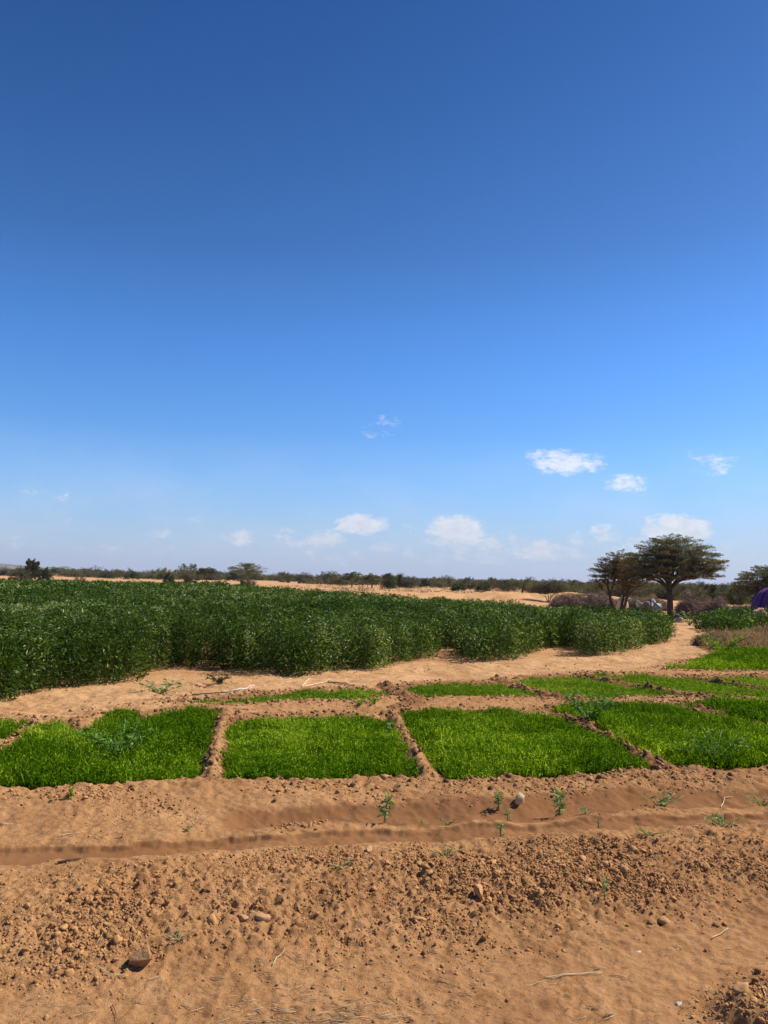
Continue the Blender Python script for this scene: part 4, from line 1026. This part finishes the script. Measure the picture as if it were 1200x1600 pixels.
weed(1130, 1297, 20, 'leafy grey green weed on the right part of the bank crest', 509, 'low', n=14)
weed(1108, 1286, 10, 'pale green tuft just left of the leafy weed on the bank crest', 510, 'low')
weed(782, 1308, 20, 'faint thin weed at the edge of the lower channel below the pair', 511, n=9)
weed(697, 1340, 17, 'grey green weed on the bank below the lower channel', 512, 'low', n=12)
weed(1014, 1312, 14, 'small fresh green sprout on the bank right of centre', 513, 'low')
weed(110, 1258, 17, 'little green sprout beside rubble in front of the left bed', 514, 'upright', M_SEED)
weed(533, 1366, 16, 'silvery weed tuft on the bank near the centre', 515, 'dry', n=10)
weed(290, 1297, 9, 'flat tuft of greyish grass on the ridge left of centre', 516, 'low', n=16)
weed(278, 1482, 14, 'small olive weed among clods right of the largest rock', 517, 'dry', n=8)
weed(945, 1418, 22, 'thin pale green grass tuft on the right half of the bank', 518, n=8)
weed(658, 1276, 7, 'tiny green sprout in the upper channel', 519, 'low')
weed(936, 1298, 14, 'faint yellowish sprout right of the lower channel end', 520, n=7)
weed(190, 1190, 44, 'big bluish leafy weed growing in the middle of the left seedling bed', 521, 'bushy', M_WEEDB, n=34)
weed(1118, 1197, 38, 'silvery leaved weed near the front edge of the right seedling bed', 522, 'bushy', M_WEEDB, n=16)
weed(1086, 1190, 26, 'smaller silvery weed left of the large one in the right seedling bed', 523, 'bushy', M_WEEDB, n=10)
weed(921, 1136, 34, 'dark leafy weed on the ridge at the left corner of the right seedling bed', 524, 'bushy', M_WEEDB, n=30)
weed(585, 1108, 16, 'dark green weed on the ridge behind the second bed', 525, 'low', M_SEED, n=20)
weed(562, 1110, 14, 'dark green weed on the ridge, left of another behind the second bed', 526, 'low', M_SEED, n=18)
weed(250, 1086, 24, 'pale grass clump on the sandy path near the tall crop', 527, 'dry', M_WEED, n=14)
weed(342, 1072, 14, 'flat dark olive weed mat on the sandy path', 528, 'dry', M_OLIVD, n=40)
weed(608, 1150, 22, 'pale weed at the top of the ridge between the second bed and the centre bed', 529, 'upright', M_WEED, n=10)
weed(1128, 1024, 26, 'leafy tuft sticking up at the back of the bright green bed', 530, 'bushy', M_SEED, n=14)
weed(1077, 976, 18, 'small grey green shrub on the lane left of the far crop patch', 531, 'bushy', M_WEED, n=12)

def straw(pxs, label, mat=M_STRAW, r=.0022, name='dry_straw', cat='straw', lift=.004, group=None):
    pts = []
    for px, py in pxs:
        x, y = P(px, py); pts.append(np.array((x, y)))
    out = []
    for i in range(len(pts)-1):
        for t in np.linspace(0, 1, 6)[:-1 if i < len(pts)-2 else None]: out.append(pts[i]*(1-t)+pts[i+1]*t)
    out = np.array(out); z = H(out[:, 0], out[:, 1]); k = np.ones(3)/3; zs = np.convolve(np.pad(z, 1, 'edge'), k, 'valid'); z = np.maximum(z, zs)+lift+r
    c = out[0]; mb = MB(); mb.tube(np.c_[out-c, z-z[0]], np.linspace(r, r*.6, len(out)), 5)
    o = mb.build(name, mat, None, True); o.location = (c[0], c[1], z[0]); tag(o, label, cat, group)
straw([(345,1090),(370,1088),(385,1084),(396,1077)], 'upper curved white irrigation hose lying on the sandy path', M_HOSE, .008, 'hose', 'hose')
straw([(352,1091),(378,1090),(391,1083),(398,1076)], 'lower curved white irrigation hose lying beside the other on the path', M_HOSE, .007, 'hose', 'hose')
straw([(471,1079),(484,1063)], 'short yellowish reed on the sandy path pointing at the crop', M_STRAW, .012, 'reed', 'reed')
straw([(473,1080),(500,1072),(516,1067)], 'longer yellowish reed lying flat across the sandy path', M_STRAW, .010, 'reed', 'reed')
straw([(512,1070),(540,1073),(552,1079)], 'dark bent stick on the sandy path near the thin strip bed', M_BARK, .011, 'stick', 'stick')
straw([(300,1096),(340,1093),(372,1092)], 'thin dark stick along the edge of the thin strip bed', M_BARK, .009, 'stick', 'stick')
straw([(90,1354),(118,1348),(126,1346)], 'dark stick lying in front of the lower channel at the left', M_BARK, .007, 'stick', 'stick')
straw([(849,1521),(890,1518),(941,1515)], 'long straight pale straw lying on the track', M_STRAW, .0022)
straw([(860,1523),(905,1517),(938,1512)], 'second pale straw crossing the long one on the track', M_STRAW, .0016)
straw([(1112,1466),(1125,1457),(1137,1450)], 'short pale twig on the right of the track', M_STRAW, .0026, 'twig', 'twig')
straw([(1126,1250),(1132,1240),(1144,1239)], 'pale bent twig in the upper channel at the right', M_STRAW, .004, 'twig', 'twig')
straw([(150,1520),(175,1530),(200,1532)], 'pale straw below the largest rock', M_STRAW, .002)
straw([(230,1536),(247,1533)], 'very short straw right below the largest rock', M_STRAW, .002)
straw([(95,1308),(110,1305),(123,1304)], 'pale stick on the ridge at the left above the lower channel', M_STRAW, .0035, 'twig', 'twig')
straw([(0,1292),(20,1292)], 'pale straw at the left edge in front of the bed', M_STRAW, .004)
straw([(175,1570),(180,1580),(182,1592)], 'short dark twig standing on the track at the lower left', M_BARK, .002, 'twig', 'twig')
straw([(150,1490),(167,1473)], 'thin pale straw slanting on the bank left of the largest rock', M_STRAW, .0014)
straw([(426,1512),(436,1498),(444,1492)], 'pale forked twig at the foot of the bank', M_STRAW, .0022, 'twig', 'twig')
straw([(1150,1562),(1172,1560)], 'pale straw lying on the lower right mound', M_STRAW, .0022)
straw([(1192,1575),(1198,1595)], 'green yellow grass stalk at the lower right corner', M_STRAW, .0024)
straw([(820,1535),(845,1530),(870,1530)], 'faint thin straw left of the long straw', M_STRAW, .0014)
def straw_litter():
    R = rng(611); n = 330; V = []; mb = MB()
    for k in range(n):
        if k < 200: px, py = R.normal(490, 90), R.normal(1588, 22)
        else: px, py = R.uniform(0, 1200), R.uniform(1420, 1600)
        x, y = P(px, min(py, 1640)); a = R.uniform(-.6, .6); l = R.uniform(.02, .09); q = np.array([(x+math.cos(a)*l*t, y+math.sin(a)*l*t+.3*l*t*t) for t in (-.5, 0, .5)])
        z = H(q[:, 0], q[:, 1]); z[1] += .003; mb.tube(np.c_[q, z+.004], [.0013, .0014, .0008], 3)
    o = mb.build('straw_litter', M_STRAW); tag(o, 'fine litter of broken straw strewn over the track', 'straw litter', kind='stuff')
straw_litter()

# thin dry air: far hills fade a little towards the sky
def build_haze():
    import bmesh
    bm = bmesh.new(); bmesh.ops.create_cube(bm, size=1.0)
    me = bpy.data.meshes.new('haze'); 
    for v in bm.verts: v.co = ((v.co.x)*8200, v.co.y*8200, -21.0 if v.co.z < 0 else 75.0)
    bm.to_mesh(me); bm.free()
    m = bpy.data.materials.new('air'); m.use_nodes = True; nt = m.node_tree; nt.nodes.clear()
    out = nt.nodes.new('ShaderNodeOutputMaterial'); v = nt.nodes.new('ShaderNodeVolumePrincipled')
    v.inputs['Color'].default_value = (.78, .87, 1.0, 1); v.inputs['Density'].default_value = .00010; v.inputs['Anisotropy'].default_value = .3
    nt.links.new(v.outputs[0], out.inputs['Volume']); me.materials.append(m)
    o = bpy.data.objects.new('haze', me); COL.objects.link(o); tag(o, 'thin pale air over the whole plain', 'haze', kind='stuff')
build_haze()
